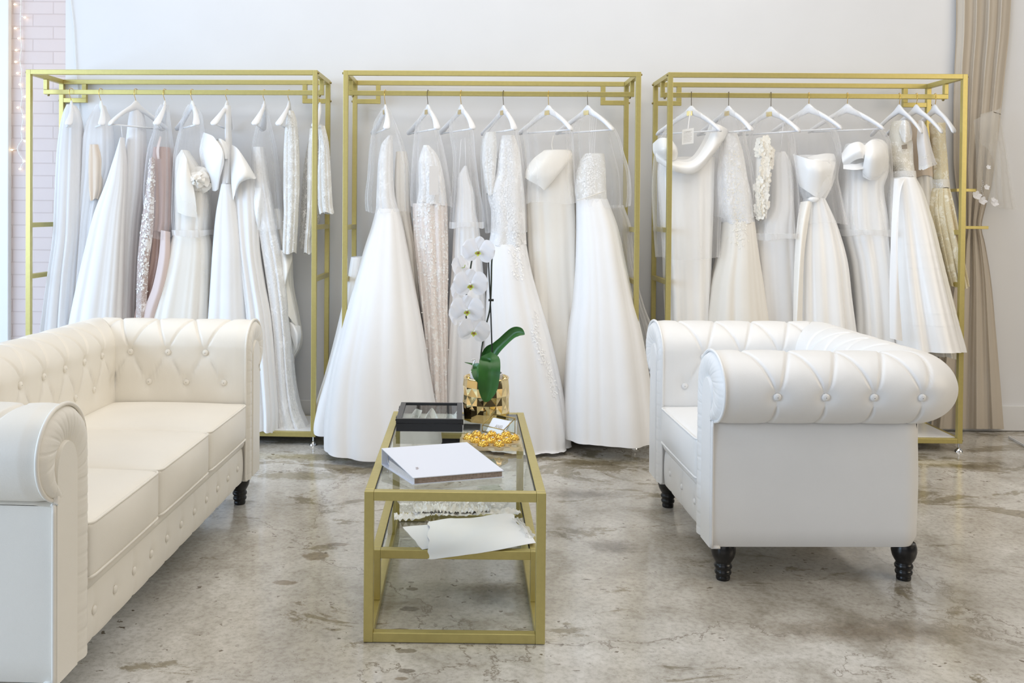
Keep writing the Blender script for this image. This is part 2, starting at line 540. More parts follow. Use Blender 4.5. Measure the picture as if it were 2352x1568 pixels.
def floor_material():
    m, nt, b, o = new_mat('polished_concrete')
    v = coords(nt)
    big = N(nt, 'ShaderNodeTexNoise', Scale=1.1, Detail=6.0, Roughness=0.6, Distortion=0.6)
    mid = N(nt, 'ShaderNodeTexNoise', Scale=4.5, Detail=8.0, Roughness=0.65, Distortion=0.4)
    fine = N(nt, 'ShaderNodeTexNoise', Scale=60.0, Detail=4.0, Roughness=0.7)
    for n in (big, mid, fine):
        nt.links.new(v, n.inputs['Vector'])
    c1 = ramp(nt, big.outputs['Fac'], [(0.30, (0.36, 0.33, 0.275)), (0.46, (0.53, 0.505, 0.455)), (0.70, (0.68, 0.67, 0.64))])
    c2 = ramp(nt, mid.outputs['Fac'], [(0.32, (0.55, 0.52, 0.46)), (0.46, (0.88, 0.87, 0.85)), (0.70, (1.15, 1.15, 1.16))])
    c = mixc(nt, 0.85, c1, c2, 'MULTIPLY')
    c3 = ramp(nt, fine.outputs['Fac'], [(0.36, (0.72, 0.70, 0.68)), (0.52, (0.98, 0.98, 0.98)), (0.72, (1.12, 1.12, 1.13))])
    c = mixc(nt, 0.7, c, c3, 'MULTIPLY')
    # worn olive blotches with ragged edges, mostly toward the racks
    sp = N(nt, 'ShaderNodeTexNoise', Scale=2.1, Detail=9.0, Roughness=0.72, Distortion=0.8)
    mp = N(nt, 'ShaderNodeMapping')
    mp.inputs['Scale'].default_value = (1.0, 1.7, 1)
    mp.inputs['Location'].default_value = (3.1, 1.7, 0)
    nt.links.new(v, mp.inputs['Vector'])
    nt.links.new(mp.outputs['Vector'], sp.inputs['Vector'])
    sep = N(nt, 'ShaderNodeSeparateXYZ')
    tc = N(nt, 'ShaderNodeTexCoord')
    geo = N(nt, 'ShaderNodeNewGeometry')
    nt.links.new(geo.outputs['Position'], sep.inputs[0])
    band = N(nt, 'ShaderNodeMapRange', clamp=True)
    band.inputs['From Min'].default_value = 3.0
    band.inputs['From Max'].default_value = 4.5
    band.inputs['To Min'].default_value = 0.0
    band.inputs['To Max'].default_value = 0.09
    nt.links.new(sep.outputs[1], band.inputs['Value'])
    ad = N(nt, 'ShaderNodeMath', operation='ADD')
    nt.links.new(sp.outputs['Fac'], ad.inputs[0])
    nt.links.new(band.outputs[0], ad.inputs[1])
    worn = ramp(nt, ad.outputs[0], [(0.60, 0.0), (0.64, 1.0)])
    c = mixc(nt, worn, c, mixc(nt, 0.75, c, (0.42, 0.37, 0.25), 'MULTIPLY'))
    # small dark pits and flecks
    pit = N(nt, 'ShaderNodeTexVoronoi', Scale=16.0)
    mp2 = N(nt, 'ShaderNodeMapping')
    mp2.inputs['Scale'].default_value = (1.0, 1.5, 1)
    nt.links.new(v, mp2.inputs['Vector'])
    wob = N(nt, 'ShaderNodeMix', data_type='RGBA', blend_type='ADD')
    wob.inputs[0].default_value = 0.12
    nt.links.new(mp2.outputs['Vector'], wob.inputs[6])
    wn = N(nt, 'ShaderNodeTexNoise', Scale=22.0, Detail=3.0)
    nt.links.new(v, wn.inputs['Vector'])
    nt.links.new(wn.outputs['Color'], wob.inputs[7])
    nt.links.new(wob.outputs[2], pit.inputs['Vector'])
    pd = ramp(nt, pit.outputs['Distance'], [(0.13, 1.0), (0.19, 0.0)])
    pm = ramp(nt, mid.outputs['Fac'], [(0.50, 0.0), (0.58, 1.0)])
    pf = N(nt, 'ShaderNodeMath', operation='MULTIPLY')
    nt.links.new(pd, pf.inputs[0])
    nt.links.new(pm, pf.inputs[1])
    c = mixc(nt, pf.outputs[0], c, (0.17, 0.14, 0.105))
    pit2 = N(nt, 'ShaderNodeTexVoronoi', Scale=42.0)
    nt.links.new(wob.outputs[2], pit2.inputs['Vector'])
    pd2 = ramp(nt, pit2.outputs['Distance'], [(0.08, 1.0), (0.16, 0.0)])
    pm2 = ramp(nt, sp.outputs['Fac'], [(0.47, 0.0), (0.56, 1.0)])
    pf2 = N(nt, 'ShaderNodeMath', operation='MULTIPLY')
    nt.links.new(pd2, pf2.inputs[0])
    nt.links.new(pm2, pf2.inputs[1])
    c = mixc(nt, pf2.outputs[0], c, (0.20, 0.17, 0.13))
    # larger stains (few)
    st = N(nt, 'ShaderNodeTexVoronoi', Scale=1.55)
    nt.links.new(wob.outputs[2], st.inputs['Vector'])
    sd = ramp(nt, st.outputs['Distance'], [(0.085, 1.0), (0.12, 0.0)])
    c = mixc(nt, sd, c, mixc(nt, 0.8, c, (0.50, 0.45, 0.38), 'MULTIPLY'))
    # chips and worn patches that can be located on the real slab
    gp = N(nt, 'ShaderNodeNewGeometry')
    w2_ = N(nt, 'ShaderNodeTexNoise', Scale=30.0, Detail=5.0, Roughness=0.65)
    nt.links.new(gp.outputs['Position'], w2_.inputs['Vector'])
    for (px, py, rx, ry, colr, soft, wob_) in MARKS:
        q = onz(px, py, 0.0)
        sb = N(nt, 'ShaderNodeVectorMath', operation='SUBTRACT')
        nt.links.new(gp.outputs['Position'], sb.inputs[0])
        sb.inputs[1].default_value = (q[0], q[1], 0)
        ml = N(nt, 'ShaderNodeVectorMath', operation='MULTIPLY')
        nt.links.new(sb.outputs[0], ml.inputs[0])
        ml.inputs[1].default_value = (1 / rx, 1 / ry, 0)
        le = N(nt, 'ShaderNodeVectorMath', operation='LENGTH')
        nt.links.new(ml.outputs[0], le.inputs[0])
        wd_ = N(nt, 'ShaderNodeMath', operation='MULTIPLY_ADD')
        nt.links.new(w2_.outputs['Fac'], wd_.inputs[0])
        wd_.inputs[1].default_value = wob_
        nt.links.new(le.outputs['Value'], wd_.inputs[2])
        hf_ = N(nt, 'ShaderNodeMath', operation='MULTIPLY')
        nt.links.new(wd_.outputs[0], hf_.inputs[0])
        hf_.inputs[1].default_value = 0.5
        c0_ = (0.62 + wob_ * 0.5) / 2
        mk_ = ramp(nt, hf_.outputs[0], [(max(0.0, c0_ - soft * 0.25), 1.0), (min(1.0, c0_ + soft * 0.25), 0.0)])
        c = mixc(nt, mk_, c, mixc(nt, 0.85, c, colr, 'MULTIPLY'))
    # hairline cracks
    cr = N(nt, 'ShaderNodeTexVoronoi', Scale=0.62, feature='DISTANCE_TO_EDGE')
    wob2 = N(nt, 'ShaderNodeMix', data_type='RGBA', blend_type='ADD')
    wob2.inputs[0].default_value = 0.5
    nt.links.new(v, wob2.inputs[6])
    nt.links.new(mid.outputs['Color'], wob2.inputs[7])
    nt.links.new(wob2.outputs[2], cr.inputs['Vector'])
    cd = ramp(nt, cr.outputs['Distance'], [(0.0, 1.0), (0.0045, 0.0)])
    c = mixc(nt, cd, c, (0.24, 0.21, 0.17))
    nt.links.new(c, b.inputs['Base Color'])
    rg = ramp(nt, mid.outputs['Fac'], [(0.3, 0.20), (0.7, 0.07)])
    nt.links.new(rg, b.inputs['Roughness'])
    b.inputs['Specular IOR Level'].default_value = 0.5
    hb = N(nt, 'ShaderNodeMath', operation='SUBTRACT')
    nt.links.new(fine.outputs['Fac'], hb.inputs[0])
    nt.links.new(pf.outputs[0], hb.inputs[1])
    bump(nt, b, hb.outputs[0], 0.07, 0.004)
    return m


def brick_material():
    m, nt, b, o = new_mat('pink_painted_brick')
    tc = N(nt, 'ShaderNodeTexCoord')
    geo = N(nt, 'ShaderNodeNewGeometry')
    s = N(nt, 'ShaderNodeSeparateXYZ')
    k = N(nt, 'ShaderNodeCombineXYZ')
    nt.links.new(geo.outputs['Position'], s.inputs[0])
    nt.links.new(s.outputs[0], k.inputs[0])
    nt.links.new(s.outputs[2], k.inputs[1])
    br = N(nt, 'ShaderNodeTexBrick')
    br.inputs['Scale'].default_value = 1.0
    br.inputs['Brick Width'].default_value = 0.235
    br.inputs['Row Height'].default_value = 0.0715
    br.inputs['Mortar Size'].default_value = 0.0035
    br.inputs['Mortar Smooth'].default_value = 0.4
    br.inputs['Color1'].default_value = (0.70, 0.60, 0.58, 1)
    br.inputs['Color2'].default_value = (0.685, 0.585, 0.565, 1)
    br.inputs['Mortar'].default_value = (0.60, 0.50, 0.48, 1)
    nt.links.new(k.outputs[0], br.inputs['Vector'])
    nt.links.new(br.outputs['Color'], b.inputs['Base Color'])
    b.inputs['Roughness'].default_value = 0.55
    nz = N(nt, 'ShaderNodeTexNoise', Scale=14.0, Detail=4.0)
    nt.links.new(k.outputs[0], nz.inputs['Vector'])
    mu = N(nt, 'ShaderNodeMath', operation='MULTIPLY_ADD')
    nt.links.new(br.outputs['Fac'], mu.inputs[0])
    mu.inputs[1].default_value = -1.5
    nt.links.new(nz.outputs['Fac'], mu.inputs[2])
    bump(nt, b, mu.outputs[0], 0.35, 0.006)
    return m


MAT['floor'] = floor_material()
MAT['brick'] = brick_material()
MAT['plaster'] = simple('white_wall_paint', (0.735, 0.74, 0.755), rough=0.7, noise=0.02, nscale=3, bumps=0.04)
MAT['trim'] = simple('white_trim_paint', (0.74, 0.745, 0.755), rough=0.45)

XB0, XB1 = at(25, 400, WALL_Y)[0], at(150, 400, WALL_Y)[0]
tag(mesh('floor', *box(-6, 6, -1.5, WALL_Y, -0.08, 0.0), 'floor', smooth=False), kind='structure')
tag(mesh('wall_back', *box(XB1, 6, WALL_Y, WALL_Y + 0.12, 0, 3.2), 'plaster', smooth=False), kind='structure')
tag(mesh('wall_back_brick', *box(XB0, XB1, WALL_Y + 0.004, WALL_Y + 0.12, 0, 3.2), 'brick', smooth=False), kind='structure')
tag(mesh('baseboard_back', *box(XB1, 6, WALL_Y - 0.014, WALL_Y, 0.004, 0.148, 0.003), 'trim', smooth=False), kind='structure')
# cable cover strip running down the plaster beside the brick
tag(mesh('trim_1', *tube([at(158, -40, WALL_Y - 0.006), at(170, 60, WALL_Y - 0.006), at(176, 170, WALL_Y - 0.006), at(186, 300, WALL_Y - 0.006), at(190, 520, WALL_Y - 0.006)], 0.0022), 'trim'), kind='structure')
# window at the left end of the wall: frame, mullions and panes
xw = XB0
win = tag(mesh('window_1', *join([box(xw - 0.055, xw, WALL_Y - 0.03, WALL_Y + 0.10, 0.0, 3.2, 0.004),
                                  box(xw - 1.35, xw - 1.29, WALL_Y - 0.03, WALL_Y + 0.10, 0.0, 3.2, 0.004),
                                  box(xw - 1.29, xw - 0.055, WALL_Y - 0.03, WALL_Y + 0.10, 0.0, 0.12, 0.004),
                                  box(xw - 1.29, xw - 0.055, WALL_Y - 0.03, WALL_Y + 0.10, 3.05, 3.2, 0.004)]), 'white_paint', smooth=False), kind='structure')
mesh('window_pane', *box(xw - 1.29, xw - 0.055, WALL_Y + 0.03, WALL_Y + 0.036, 0.12, 3.05), 'pane', win, smooth=False)


# ------------------------------------------------------------------ clothes racks
RW, RD, RH, T = 1.561, 0.398, 1.98, 0.0255
RACKS = [(-1.5359, 4.8396, -0.0352), (0.1607, 4.8025, -0.014), (1.8646, 4.7926, -0.0063)]
RLAB = ['gold metal clothes rack at the left, behind the tufted sofa',
        'gold metal clothes rack in the middle, behind the glass coffee table',
        'gold metal clothes rack at the right, beside the beige curtain']


def make_rack():
    x, y, a = RACKS[0]
    t = thing('clothes_rack', RLAB[0], 'clothes rack', (x, y, 0), a, 'gold clothes racks along the back wall')
    h, B = RW / 2, 0.0015

    def P(name, parts, mat='gold'):
        return mesh(name, *join(parts), mat, t, 'local', smooth=False)
    for sx in (-1, 1):
        for yy in (0, RD - T):
            x0 = -h if sx < 0 else h - T
            P('post', [box(x0, x0 + T, yy, yy + T, 0.045, RH, B)])
            f = mesh('foot', *lathe([(0.004, 0.047), (0.005, 0.022), (0.012, 0.016), (0.02, 0.006), (0.021, 0.0)], 16, (x0 + T / 2, yy + T / 2, 0)), 'chrome', t, 'local', auto=40)
    P('top_rail', [box(-h + T, h - T, 0, T, RH - T, RH, B)])
    P('top_rail', [box(-h + T, h - T, RD - T, RD, RH - T, RH, B)])
    for sx in (-1, 1):
        x0 = -h if sx < 0 else h - T
        P('side_rail', [box(x0, x0 + T, T, RD - T, RH - T, RH, B)])
        P('rail_bracket', [box(x0 + 0.002, x0 + T - 0.002, RD / 2 - T / 2, RD / 2 + T / 2, 1.898, RH - T, B)])
        for z in (1.14, 0.865):
            P('rung', [box(x0 + 0.001, x0 + T - 0.001, T, RD - T, z, z + T, B)])
        P('bottom_rail', [box(x0, x0 + T, T, RD - T, 0.045, 0.045 + T, B)])
        # square scroll bracket in the rear top corner
        xi = -h + T if sx < 0 else h - T
        xo = xi - sx * 0.132
        lo, hi = min(xi, xo), max(xi, xo)
        vx = (xo - T, xo) if sx < 0 else (xo, xo + T)
        if sx < 0:
            vx = (xo - T, xo)
        P('corner_bracket', [box(lo, hi, RD - T + 0.001, RD - 0.001, 1.849, 1.849 + T, B), box(vx[0], vx[1], RD - T + 0.001, RD - 0.001, 1.849 + T, RH - T, B)])
        for yy, z in ((T / 2, RH - 0.014), (RD - T / 2, RH - 0.014), (RD - T / 2, 1.862), (T / 2, 0.058)):
            xe = sx * h
            c, f = lathe([(0.0035, 0), (0.0062, 0.001), (0.0062, 0.005), (0.004, 0.0075), (0.001, 0.008)], 10)
            v = np.stack([xe + sx * c[:, 2], yy + c[:, 0], z + c[:, 1]], 1)
            mesh('bolt', v, f, 'bolt', t, 'local', auto=40)
        c, f = lathe([(0.007, 0), (0.007, -0.006), (0.004, -0.01)], 10)
        mesh('bolt', c + np.array([sx * (h - T / 2 - 0.012), RD / 2, 1.873]), f, 'bolt', t, 'local', auto=40)
    P('hanging_rail', [box(-h + 0.002, h - 0.002, RD / 2 - T / 2, RD / 2 + T / 2, 1.873, 1.898, B)])
    P('bottom_rail', [box(-h + T, h - T, 0, T, 0.045, 0.045 + T, B)])
    P('bottom_rail', [box(-h + T, h - T, RD - T, RD, 0.045, 0.045 + T, B)])
    P('shelf', [box(-h + T, h - T, T, RD - T, 0.050, 0.0735, 0.001)], 'shelf')
    return t


def dup(root, loc, rz, label):
    r = root.copy()
    COL.objects.link(r)
    r.location = loc
    r.rotation_euler = (0, 0, rz)
    r['label'] = label
    for ch in list(root.children):
        c = ch.copy()
        COL.objects.link(c)
        c.parent = r
        for g in ch.children:
            d = g.copy()
            COL.objects.link(d)
            d.parent = c
    return r


rack = make_rack()
for i in (1, 2):
    x, y, a = RACKS[i]
    dup(rack, (x, y, 0), a, RLAB[i])


# ------------------------------------------------------------------ chesterfield seats
def chesterfield(root, Wd, ta, ncush, mat, spacing, uc=-0.031, ru=0.139, zc=0.665, rz_=0.117):
    """sofa / armchair facing local +x, centred on the floor origin"""
    D, zb, zs = 0.716, 0.127, 0.455
    xf, xb, h = D / 2, -D / 2, Wd / 2
    r0 = 0.075
    # profile of the padded inner face and the roll: (u outward, z)
    prof = [(-0.17, 0.29), (-0.17, 0.36), (-0.172, 0.45), (-0.172, 0.56), (-0.170, 0.62)]
    for d in np.linspace(178, -78, 30):
        prof.append((uc + ru * math.cos(math.radians(d)), zc + rz_ * math.sin(math.radians(d))))
    prof.append((-0.004, 0.549))
    prof = crom(np.array(prof), 130)
    seg = np.linalg.norm(np.diff(prof, axis=0), axis=1)
    tl = np.concatenate([[0], np.cumsum(seg)])
    tang = np.gradient(prof, axis=0)
    tang /= np.linalg.norm(tang, axis=1)[:, None]
    nrm = np.stack([-tang[:, 1], tang[:, 0]], 1)          # points away from the padding core
    if np.dot(nrm[0], [-1, 0]) < 0:
        nrm = -nrm

    def t_of(z, outer):
        idx = [i for i in range(len(prof)) if (i > np.argmax(prof[:, 1])) == outer]
        return tl[min(idx, key=lambda i: abs(prof[i, 1] - z))]
    t_a, t_b, t_c = t_of(0.535, False), t_of(0.655, False), t_of(0.655, True)
    t_top = (t_b + t_c) / 2
    t_end = tl[-1]

    def tuft(S, Tt, s_list, s_half):
        """displacement of quilted diamonds with buttons"""
        bt = [(s, t_b) for s in s_list] + [(s, t_c) for s in s_list] + [(s, t_a) for s in s_half]
        sg = []
        for s in s_list:
            for q in s_half:
                if abs(abs(q - s) - spacing / 2) < 0.02:
                    sg += [((s, t_b), (q, t_a)), ((s, t_b), (q, t_top)), ((s, t_c), (q, t_top))]
            sg.append(((s, t_c), (s, t_end)))
        dsp = np.full(S.shape, 0.0)
        crease = np.zeros(S.shape)
        for (a, b) in sg:
            ab = np.array(b) - np.array(a)
            L2 = ab @ ab
            k = np.clip(((S - a[0]) * ab[0] + (Tt - a[1]) * ab[1]) / L2, 0, 1)
            d = np.hypot(S - a[0] - k * ab[0], Tt - a[1] - k * ab[1])
            crease = np.maximum(crease, np.exp(-(d / 0.0055) ** 2) * 0.0052 + np.exp(-(d / 0.028) ** 2) * 0.0016)
        dim = np.zeros(S.shape)
        for (a, b) in bt:
            d = np.hypot(S - a, Tt - b)
            dim = np.maximum(dim, np.exp(-(d / 0.026) ** 2) * 0.012 + np.exp(-(d / 0.055) ** 2) * 0.005)
        return 0.004 - np.maximum(crease, dim * 0.9) - 0.3 * crease, bt

    def plan(u, side, kind, frac):
        """plan position; kind 'arm' frac 0..1 front->corner diagonal, 'back' frac 0..1 along the back"""
        R = max(r0 + u, 0.0)
        if kind == 'arm':
            xe = xb + max(r0, -u)
            Ls, Lc = 0.9, 0.1
            if frac <= Ls:
                x = xf + (xe - xf) * frac / Ls
                return (x, side * (h + u)), (0, side)
            th = (frac - Ls) / Lc * PI / 4
            off = max(-u - r0, 0.0)
            cx, cy = xb + r0 + off, side * (h - r0 - off)
            dx, dy = -math.sin(th), side * math.cos(th)
            return (cx + R * dx, cy + R * dy), (dx, dy)
        ye = h - max(r0, -u)
        if 0.06 <= frac <= 0.94:
            y = -ye + 2 * ye * (frac - 0.06) / 0.88
            return (xb - u, y), (-1, 0)
        sd = -1 if frac < 0.06 else 1
        th = (0.06 - frac if sd < 0 else frac - 0.94) / 0.06 * PI / 4
        off = max(-u - r0, 0.0)
        cx, cy = xb + r0 + off, sd * (h - r0 - off)
        dx, dy = -math.cos(th), sd * math.sin(th)
        return (cx + R * dx, cy + R * dy), (dx, dy)

    def button_at(s, t, place, parent):
        j = int(np.argmin(abs(tl - t)))
        p, (nx, ny) = place(prof[j, 0])
        n3 = np.array([nx * nrm[j, 0], ny * nrm[j, 0], nrm[j, 1]])
        q = np.array([p[0], p[1], prof[j, 1]]) - n3 * 0.0085
        z = np.array([0, 0, 1.0])
        a = np.cross(n3, z)
        a = a / np.linalg.norm(a) if np.linalg.norm(a) > 1e-6 else np.array([1.0, 0, 0])
        b = np.cross(n3, a)
        V = []
        pr = [(0.0125, -0.002), (0.0128, 0.002), (0.0105, 0.0052), (0.006, 0.0068), (0.0012, 0.0072)]
        for rr, hh in pr:
            for k in range(14):
                an = 2 * PI * k / 14
                V.append(q + a * rr * math.cos(an) + b * rr * math.sin(an) + n3 * hh)
        Fc = grid_faces(len(pr), 14, cv=True)
        Fc.append(tuple(range(len(pr) * 14 - 14, len(pr) * 14)))
        mesh('button', V, Fc, mat, parent, 'local')

    ns = 190
    La = D - 0.0
    for side in (-1, 1):
        V, S = [], []
        fr = np.linspace(0, 1, ns)
        for f in fr:
            for (u, z) in prof:
                (x, y), _n = plan(u, side, 'arm', f)
                V.append((x, y, z))
                S.append(f)
        V = np.array(V).reshape(ns, len(prof), 3)
        # normals
        Nn = np.zeros_like(V)
        for i, f in enumerate(fr):
            for j in range(len(prof)):
                _p, (nx, ny) = plan(prof[j, 0], side, 'arm', f)
                Nn[i, j] = (nx * nrm[j, 0], ny * nrm[j, 0], nrm[j, 1])
        Sx = (xf - V[:, :, 0])
        # use panel-line distance so rows stay aligned
        Sx = np.repeat((np.minimum(fr / 0.9, 1.0) * (D - r0) + np.maximum(fr - 0.9, 0) / 0.1 * 0.12)[:, None], len(prof), 1)
        Sx = np.where(np.array(prof[:, 0])[None, :] < -r0, xf - V[:, :, 0], Sx)
        Tt = np.repeat(tl[None, :], ns, 0)
        s_list = [0.168 + spacing * k for k in range(4)]
        s_half = [0.168 - spacing / 2 + spacing * k for k in range(5)]
        dsp, bt = tuft(Sx, Tt, s_list, s_half)
        edge = np.clip(Sx / 0.04, 0, 1)
        V = V + Nn * (dsp * edge)[:, :, None]
        arm = mesh('arm', V.reshape(-1, 3), grid_faces(ns, len(prof)), mat, root, 'local')
        for (s, t) in bt:
            if s > D - 0.10 and t != t_c:
                continue
            if t == t_a and (s < 0.05 or s > D - 0.19):
                continue
            if t == t_b and s > D - 0.2:
                continue
            fa = min(s / (D - r0), 1.0) * 0.9
            button_at(s, t, lambda u, fa=fa, side=side, s=s: (((xf - s), side * (h + u)), (0, side)), arm)
        # flat outer side of the arm
        zz = np.linspace(zb, 0.549, 14)
        V = []
        for f in [-1] + list(np.linspace(0, 1, 60)):
            ext = 0.012 if f < 0 else 0.0
            f = max(f, 0)
            for z in zz:
                k = (z - zb) / (0.549 - zb)
                u = -0.004 + 0.010 * math.sin(PI * k) ** 0.5 - 0.006
                if z == zz[0]:
                    u = -0.02
                (x, y), _n = plan(u, side, 'arm', f)
                V.append((x + ext, y, z))
        mesh('side_panel', V, grid_faces(61, 14), mat, root, 'local')
        # front of the arm: pleated band around a plain arch panel, with piping
        zv = [zb + 0.004, 0.2, 0.3, 0.4, 0.5, 0.58]
        out = [(-0.172, z) for z in zv]
        inn = [(-0.108, z) for z in zv]
        for d in np.linspace(176, -80, 34):
            out.append((uc + ru * math.cos(math.radians(d)), zc + rz_ * math.sin(math.radians(d))))
        out.append((-0.002, 0.552))
        for d in np.linspace(176, -12, 34):
            inn.append((-0.054 + 0.054 * math.cos(math.radians(d)), 0.622 + 0.072 * math.sin(math.radians(d))))
        inn.append((0.0, 0.56))
        nb, nc = 260, 7

        def dense(P):
            P = np.array(P)
            seg_ = np.linalg.norm(np.diff(np.array(out), axis=0), axis=1)
            tt_ = np.concatenate([[0], np.cumsum(seg_)])
            q_ = np.linspace(0, tt_[-1], nb)
            return np.stack([np.interp(q_, tt_, P[:, 0]), np.interp(q_, tt_, P[:, 1])], 1)
        O, I = dense(out), dense(inn)
        V = []
        for i in range(nb):
            ph = (i * 23.0 / nb) % 1.0
            for j in range(nc):
                k = j / (nc - 1)
                p = O[i] * (1 - k) + I[i] * k
                puff = 0.008 + 0.011 * math.sin(PI * min(1, k * 0.9 + 0.1)) - 0.0022 * math.exp(-((ph - 0.5) / 0.06) ** 2) * (0.4 + 0.6 * math.sin(PI * k)) + 0.0008 * ph
                if j == 0:
                    puff = 0.0
                V.append((xf + puff, side * (h + p[0]), p[1]))
        fac = mesh('arm_facing', V, grid_faces(nb, nc), mat, root, 'local')
        # arch panel
        I = np.vstack([I[::3], [[0.0, 0.4], [0.0, zb + 0.004]]])
        A = [(xf + 0.008, side * (h + p[0]), p[1]) for p in I]
        A2 = [(xf + 0.017, side * (h - 0.054 + (p[0] + 0.054) * 0.94), zb + 0.004 + (p[1] - zb - 0.004) * 0.994) for p in I]
        nI = len(I)
        V = A + A2
        Fc = grid_faces(2, nI)
        Fc = [(i, i + 1, nI + i + 1, nI + i) for i in range(nI - 1)]
        Fc.append(tuple(range(nI, 2 * nI)))
        Fc.append((0, nI, 2 * nI - 1, nI - 1))
        mesh('arch_panel', V, Fc, mat, fac, 'local', auto=50)
        pp = [(xf + 0.004, side * (h + p[0] + (0.004 if p[1] > 0.56 and p[0] > -0.03 else -0.002)), p[1] + (0.003 if p[1] > zc else 0)) for p in O]
        mesh('piping', *tube(pp, 0.0052, 8), mat, fac, 'local')
        pp = [(xf + 0.010, side * (h + 0.001), z) for z in np.linspace(zb + 0.004, 0.555, 20)]
        mesh('piping', *tube(pp, 0.005, 8), mat, fac, 'local')
        mesh('facing_side', *box(xf - 0.02, xf + 0.010, *sorted((side * (h - 0.172), side * h)), zb, zb + 0.006), mat, fac, 'local')
        # inner flank of the facing below the seat line
        mesh('arm_base', *box(xb + 0.12, xf + 0.008, *sorted((side * (h - 0.171), side * (h - 0.034))), zb + 0.003, 0.34, 0.004), mat, root, 'local')

    # back
    nsb = int(60 + 190 * Wd)
    fr = np.linspace(0, 1, nsb)
    V = np.zeros((nsb, len(prof), 3))
    Nn = np.zeros_like(V)
    for i, f in enumerate(fr):
        for j in range(len(prof)):
            (x, y), (nx, ny) = plan(prof[j, 0], 1, 'back', f)
            V[i, j] = (x, y, prof[j, 1])
            Nn[i, j] = (nx * nrm[j, 0], ny * nrm[j, 0], nrm[j, 1])
    Sx = V[:, :, 1]
    nrow = int((Wd - 2 * 0.14) / spacing)
    s_list = [spacing * (k - (nrow - 1) / 2) for k in range(nrow)]
    s_half = [spacing * (k - nrow / 2) for k in range(nrow + 1)]
    dsp, bt = tuft(Sx, np.repeat(tl[None, :], nsb, 0), s_list, s_half)
    V = V + Nn * dsp[:, :, None]
    bk = mesh('backrest', V.reshape(-1, 3), grid_faces(nsb, len(prof)), mat, root, 'local')
    lim = h - 0.20
    for (s, t) in bt:
        if t != t_c and abs(s) > lim:
            continue
        button_at(s, t, lambda u, s=s: ((xb - u, s), (-1, 0)), bk)
    V = []
    zz = np.linspace(zb, 0.549, 14)
    for f in np.linspace(0, 1, 60):
        for z in zz:
            (x, y), _n = plan(-0.006 if z > zz[0] else -0.02, 1, 'back', f)
            V.append((x, y, z))
    mesh('back_panel', V, grid_faces(60, 14), mat, root, 'local')
    # seat base, front rail
    wi = Wd - 2 * ta
    mesh('seat_base', *box(xb + 0.06, xf - 0.02, -h + 0.04, h - 0.04, zb + 0.0, 0.31, 0.004), mat, root, 'local')
    ny, nz = int(90 * wi), 22
    V = []
    nbt = int(round(wi / 0.125)) if ncush > 1 else 3
    pitch = wi / (nbt + 0.0)
    bs = [-wi / 2 + pitch * (k + 0.5) for k in range(nbt)]
    for y in np.linspace(-wi / 2, wi / 2, ny):
        for z in np.linspace(zb, 0.268, nz):
            d = min(abs(y - b) for b in bs)
            dz = z - 0.20
            cr = 0.0028 * math.exp(-(d / 0.006) ** 2) + 0.007 * math.exp(-(d * d + dz * dz) / 0.016 ** 2) + 0.001 * math.exp(-(d / 0.03) ** 2)
            k = (z - zb) / (0.268 - zb)
            V.append((xf - 0.010 + 0.007 * math.sin(PI * k) ** 0.6 - cr, y, z))
    fp = mesh('front_rail', V, grid_faces(ny, nz), mat, root, 'local')
    for b in bs:
        v, f = sphere((xf - 0.007, b, 0.20), 0.0115, 6, 12, (0.5, 1, 1))
        mesh('button', v, f, mat, fp, 'local')
    mesh('rail_band', *tube([(xf - 0.022, y, 0.288) for y in np.linspace(-wi / 2, wi / 2, 8)], 0.024, 14), mat, root, 'local')
    # cushions
    cw = wi / ncush
    for c in range(ncush):
        y0 = -wi / 2 + cw * c
        cx0, cx1 = xb + 0.165, xf + 0.012
        lx, ly, lz = cx1 - cx0, cw - 0.003, 0.145
        nx_, ny_, rr = 34, 30, 0.014
        V, Fc = [], []

        def corner(p):
            return p
        bm = bmesh.new()
        bmesh.ops.create_cube(bm, size=2.0)
        bmesh.ops.subdivide_edges(bm, edges=list(bm.edges), cuts=20, use_grid_fill=True)
        hx, hy, hz = lx / 2, ly / 2, lz / 2
        for v in bm.verts:
            q = np.array(v.co[:])
            q = np.sign(q) * np.abs(q) ** 0.85 * np.array([hx, hy, hz])
            inner = np.clip(q, [-hx + rr, -hy + rr, -hz + rr], [hx - rr, hy - rr, hz - rr])
            dd = q - inner
            ln = np.linalg.norm(dd)
            if ln > 1e-9:
                q = inner + dd / ln * min(ln, rr)
            ax, ay = abs(q[0] / hx), abs(q[1] / hy)
            crown = (1 - ax ** 3) * (1 - ay ** 3)
            if q[2] > 0:
                q[2] += 0.026 * crown * (q[2] / hz)
            q[0] += 0.012 * (1 - ay ** 2) * (1 - (q[2] / hz) ** 2) * (1 if q[0] > hx * 0.8 else 0)
            v.co = Vector((q[0] + (cx0 + cx1) / 2, q[1] + y0 + cw / 2, q[2] + 0.305 + lz / 2))
        bm.verts.index_update()
        V = np.array([v.co[:] for v in bm.verts])
        Fc = [tuple(v.index for v in f.verts) for f in bm.faces]
        bm.free()
        cu = mesh('seat_cushion', V, Fc, mat, root, 'local')
        for z in (0.305 + lz - 0.004, 0.308):
            x1, ya, yb = cx1 - 0.001, y0 + 0.005, y0 + cw - 0.005
            rc = 0.02
            pp = [(x, ya, z) for x in np.linspace(cx0 + 0.06, x1 - rc, 14)]
            pp += [(x1 - rc + rc * math.sin(q), ya + rc - rc * math.cos(q), z) for q in np.linspace(0.2, PI / 2, 7)]
            pp += [(x1 + 0.011 * math.sin(PI * (y - ya) / (yb - ya)) ** 0.5 * (0.15 if z > 0.4 else 0.15), y, z) for y in np.linspace(ya + rc + 0.004, yb - rc - 0.004, 20)]
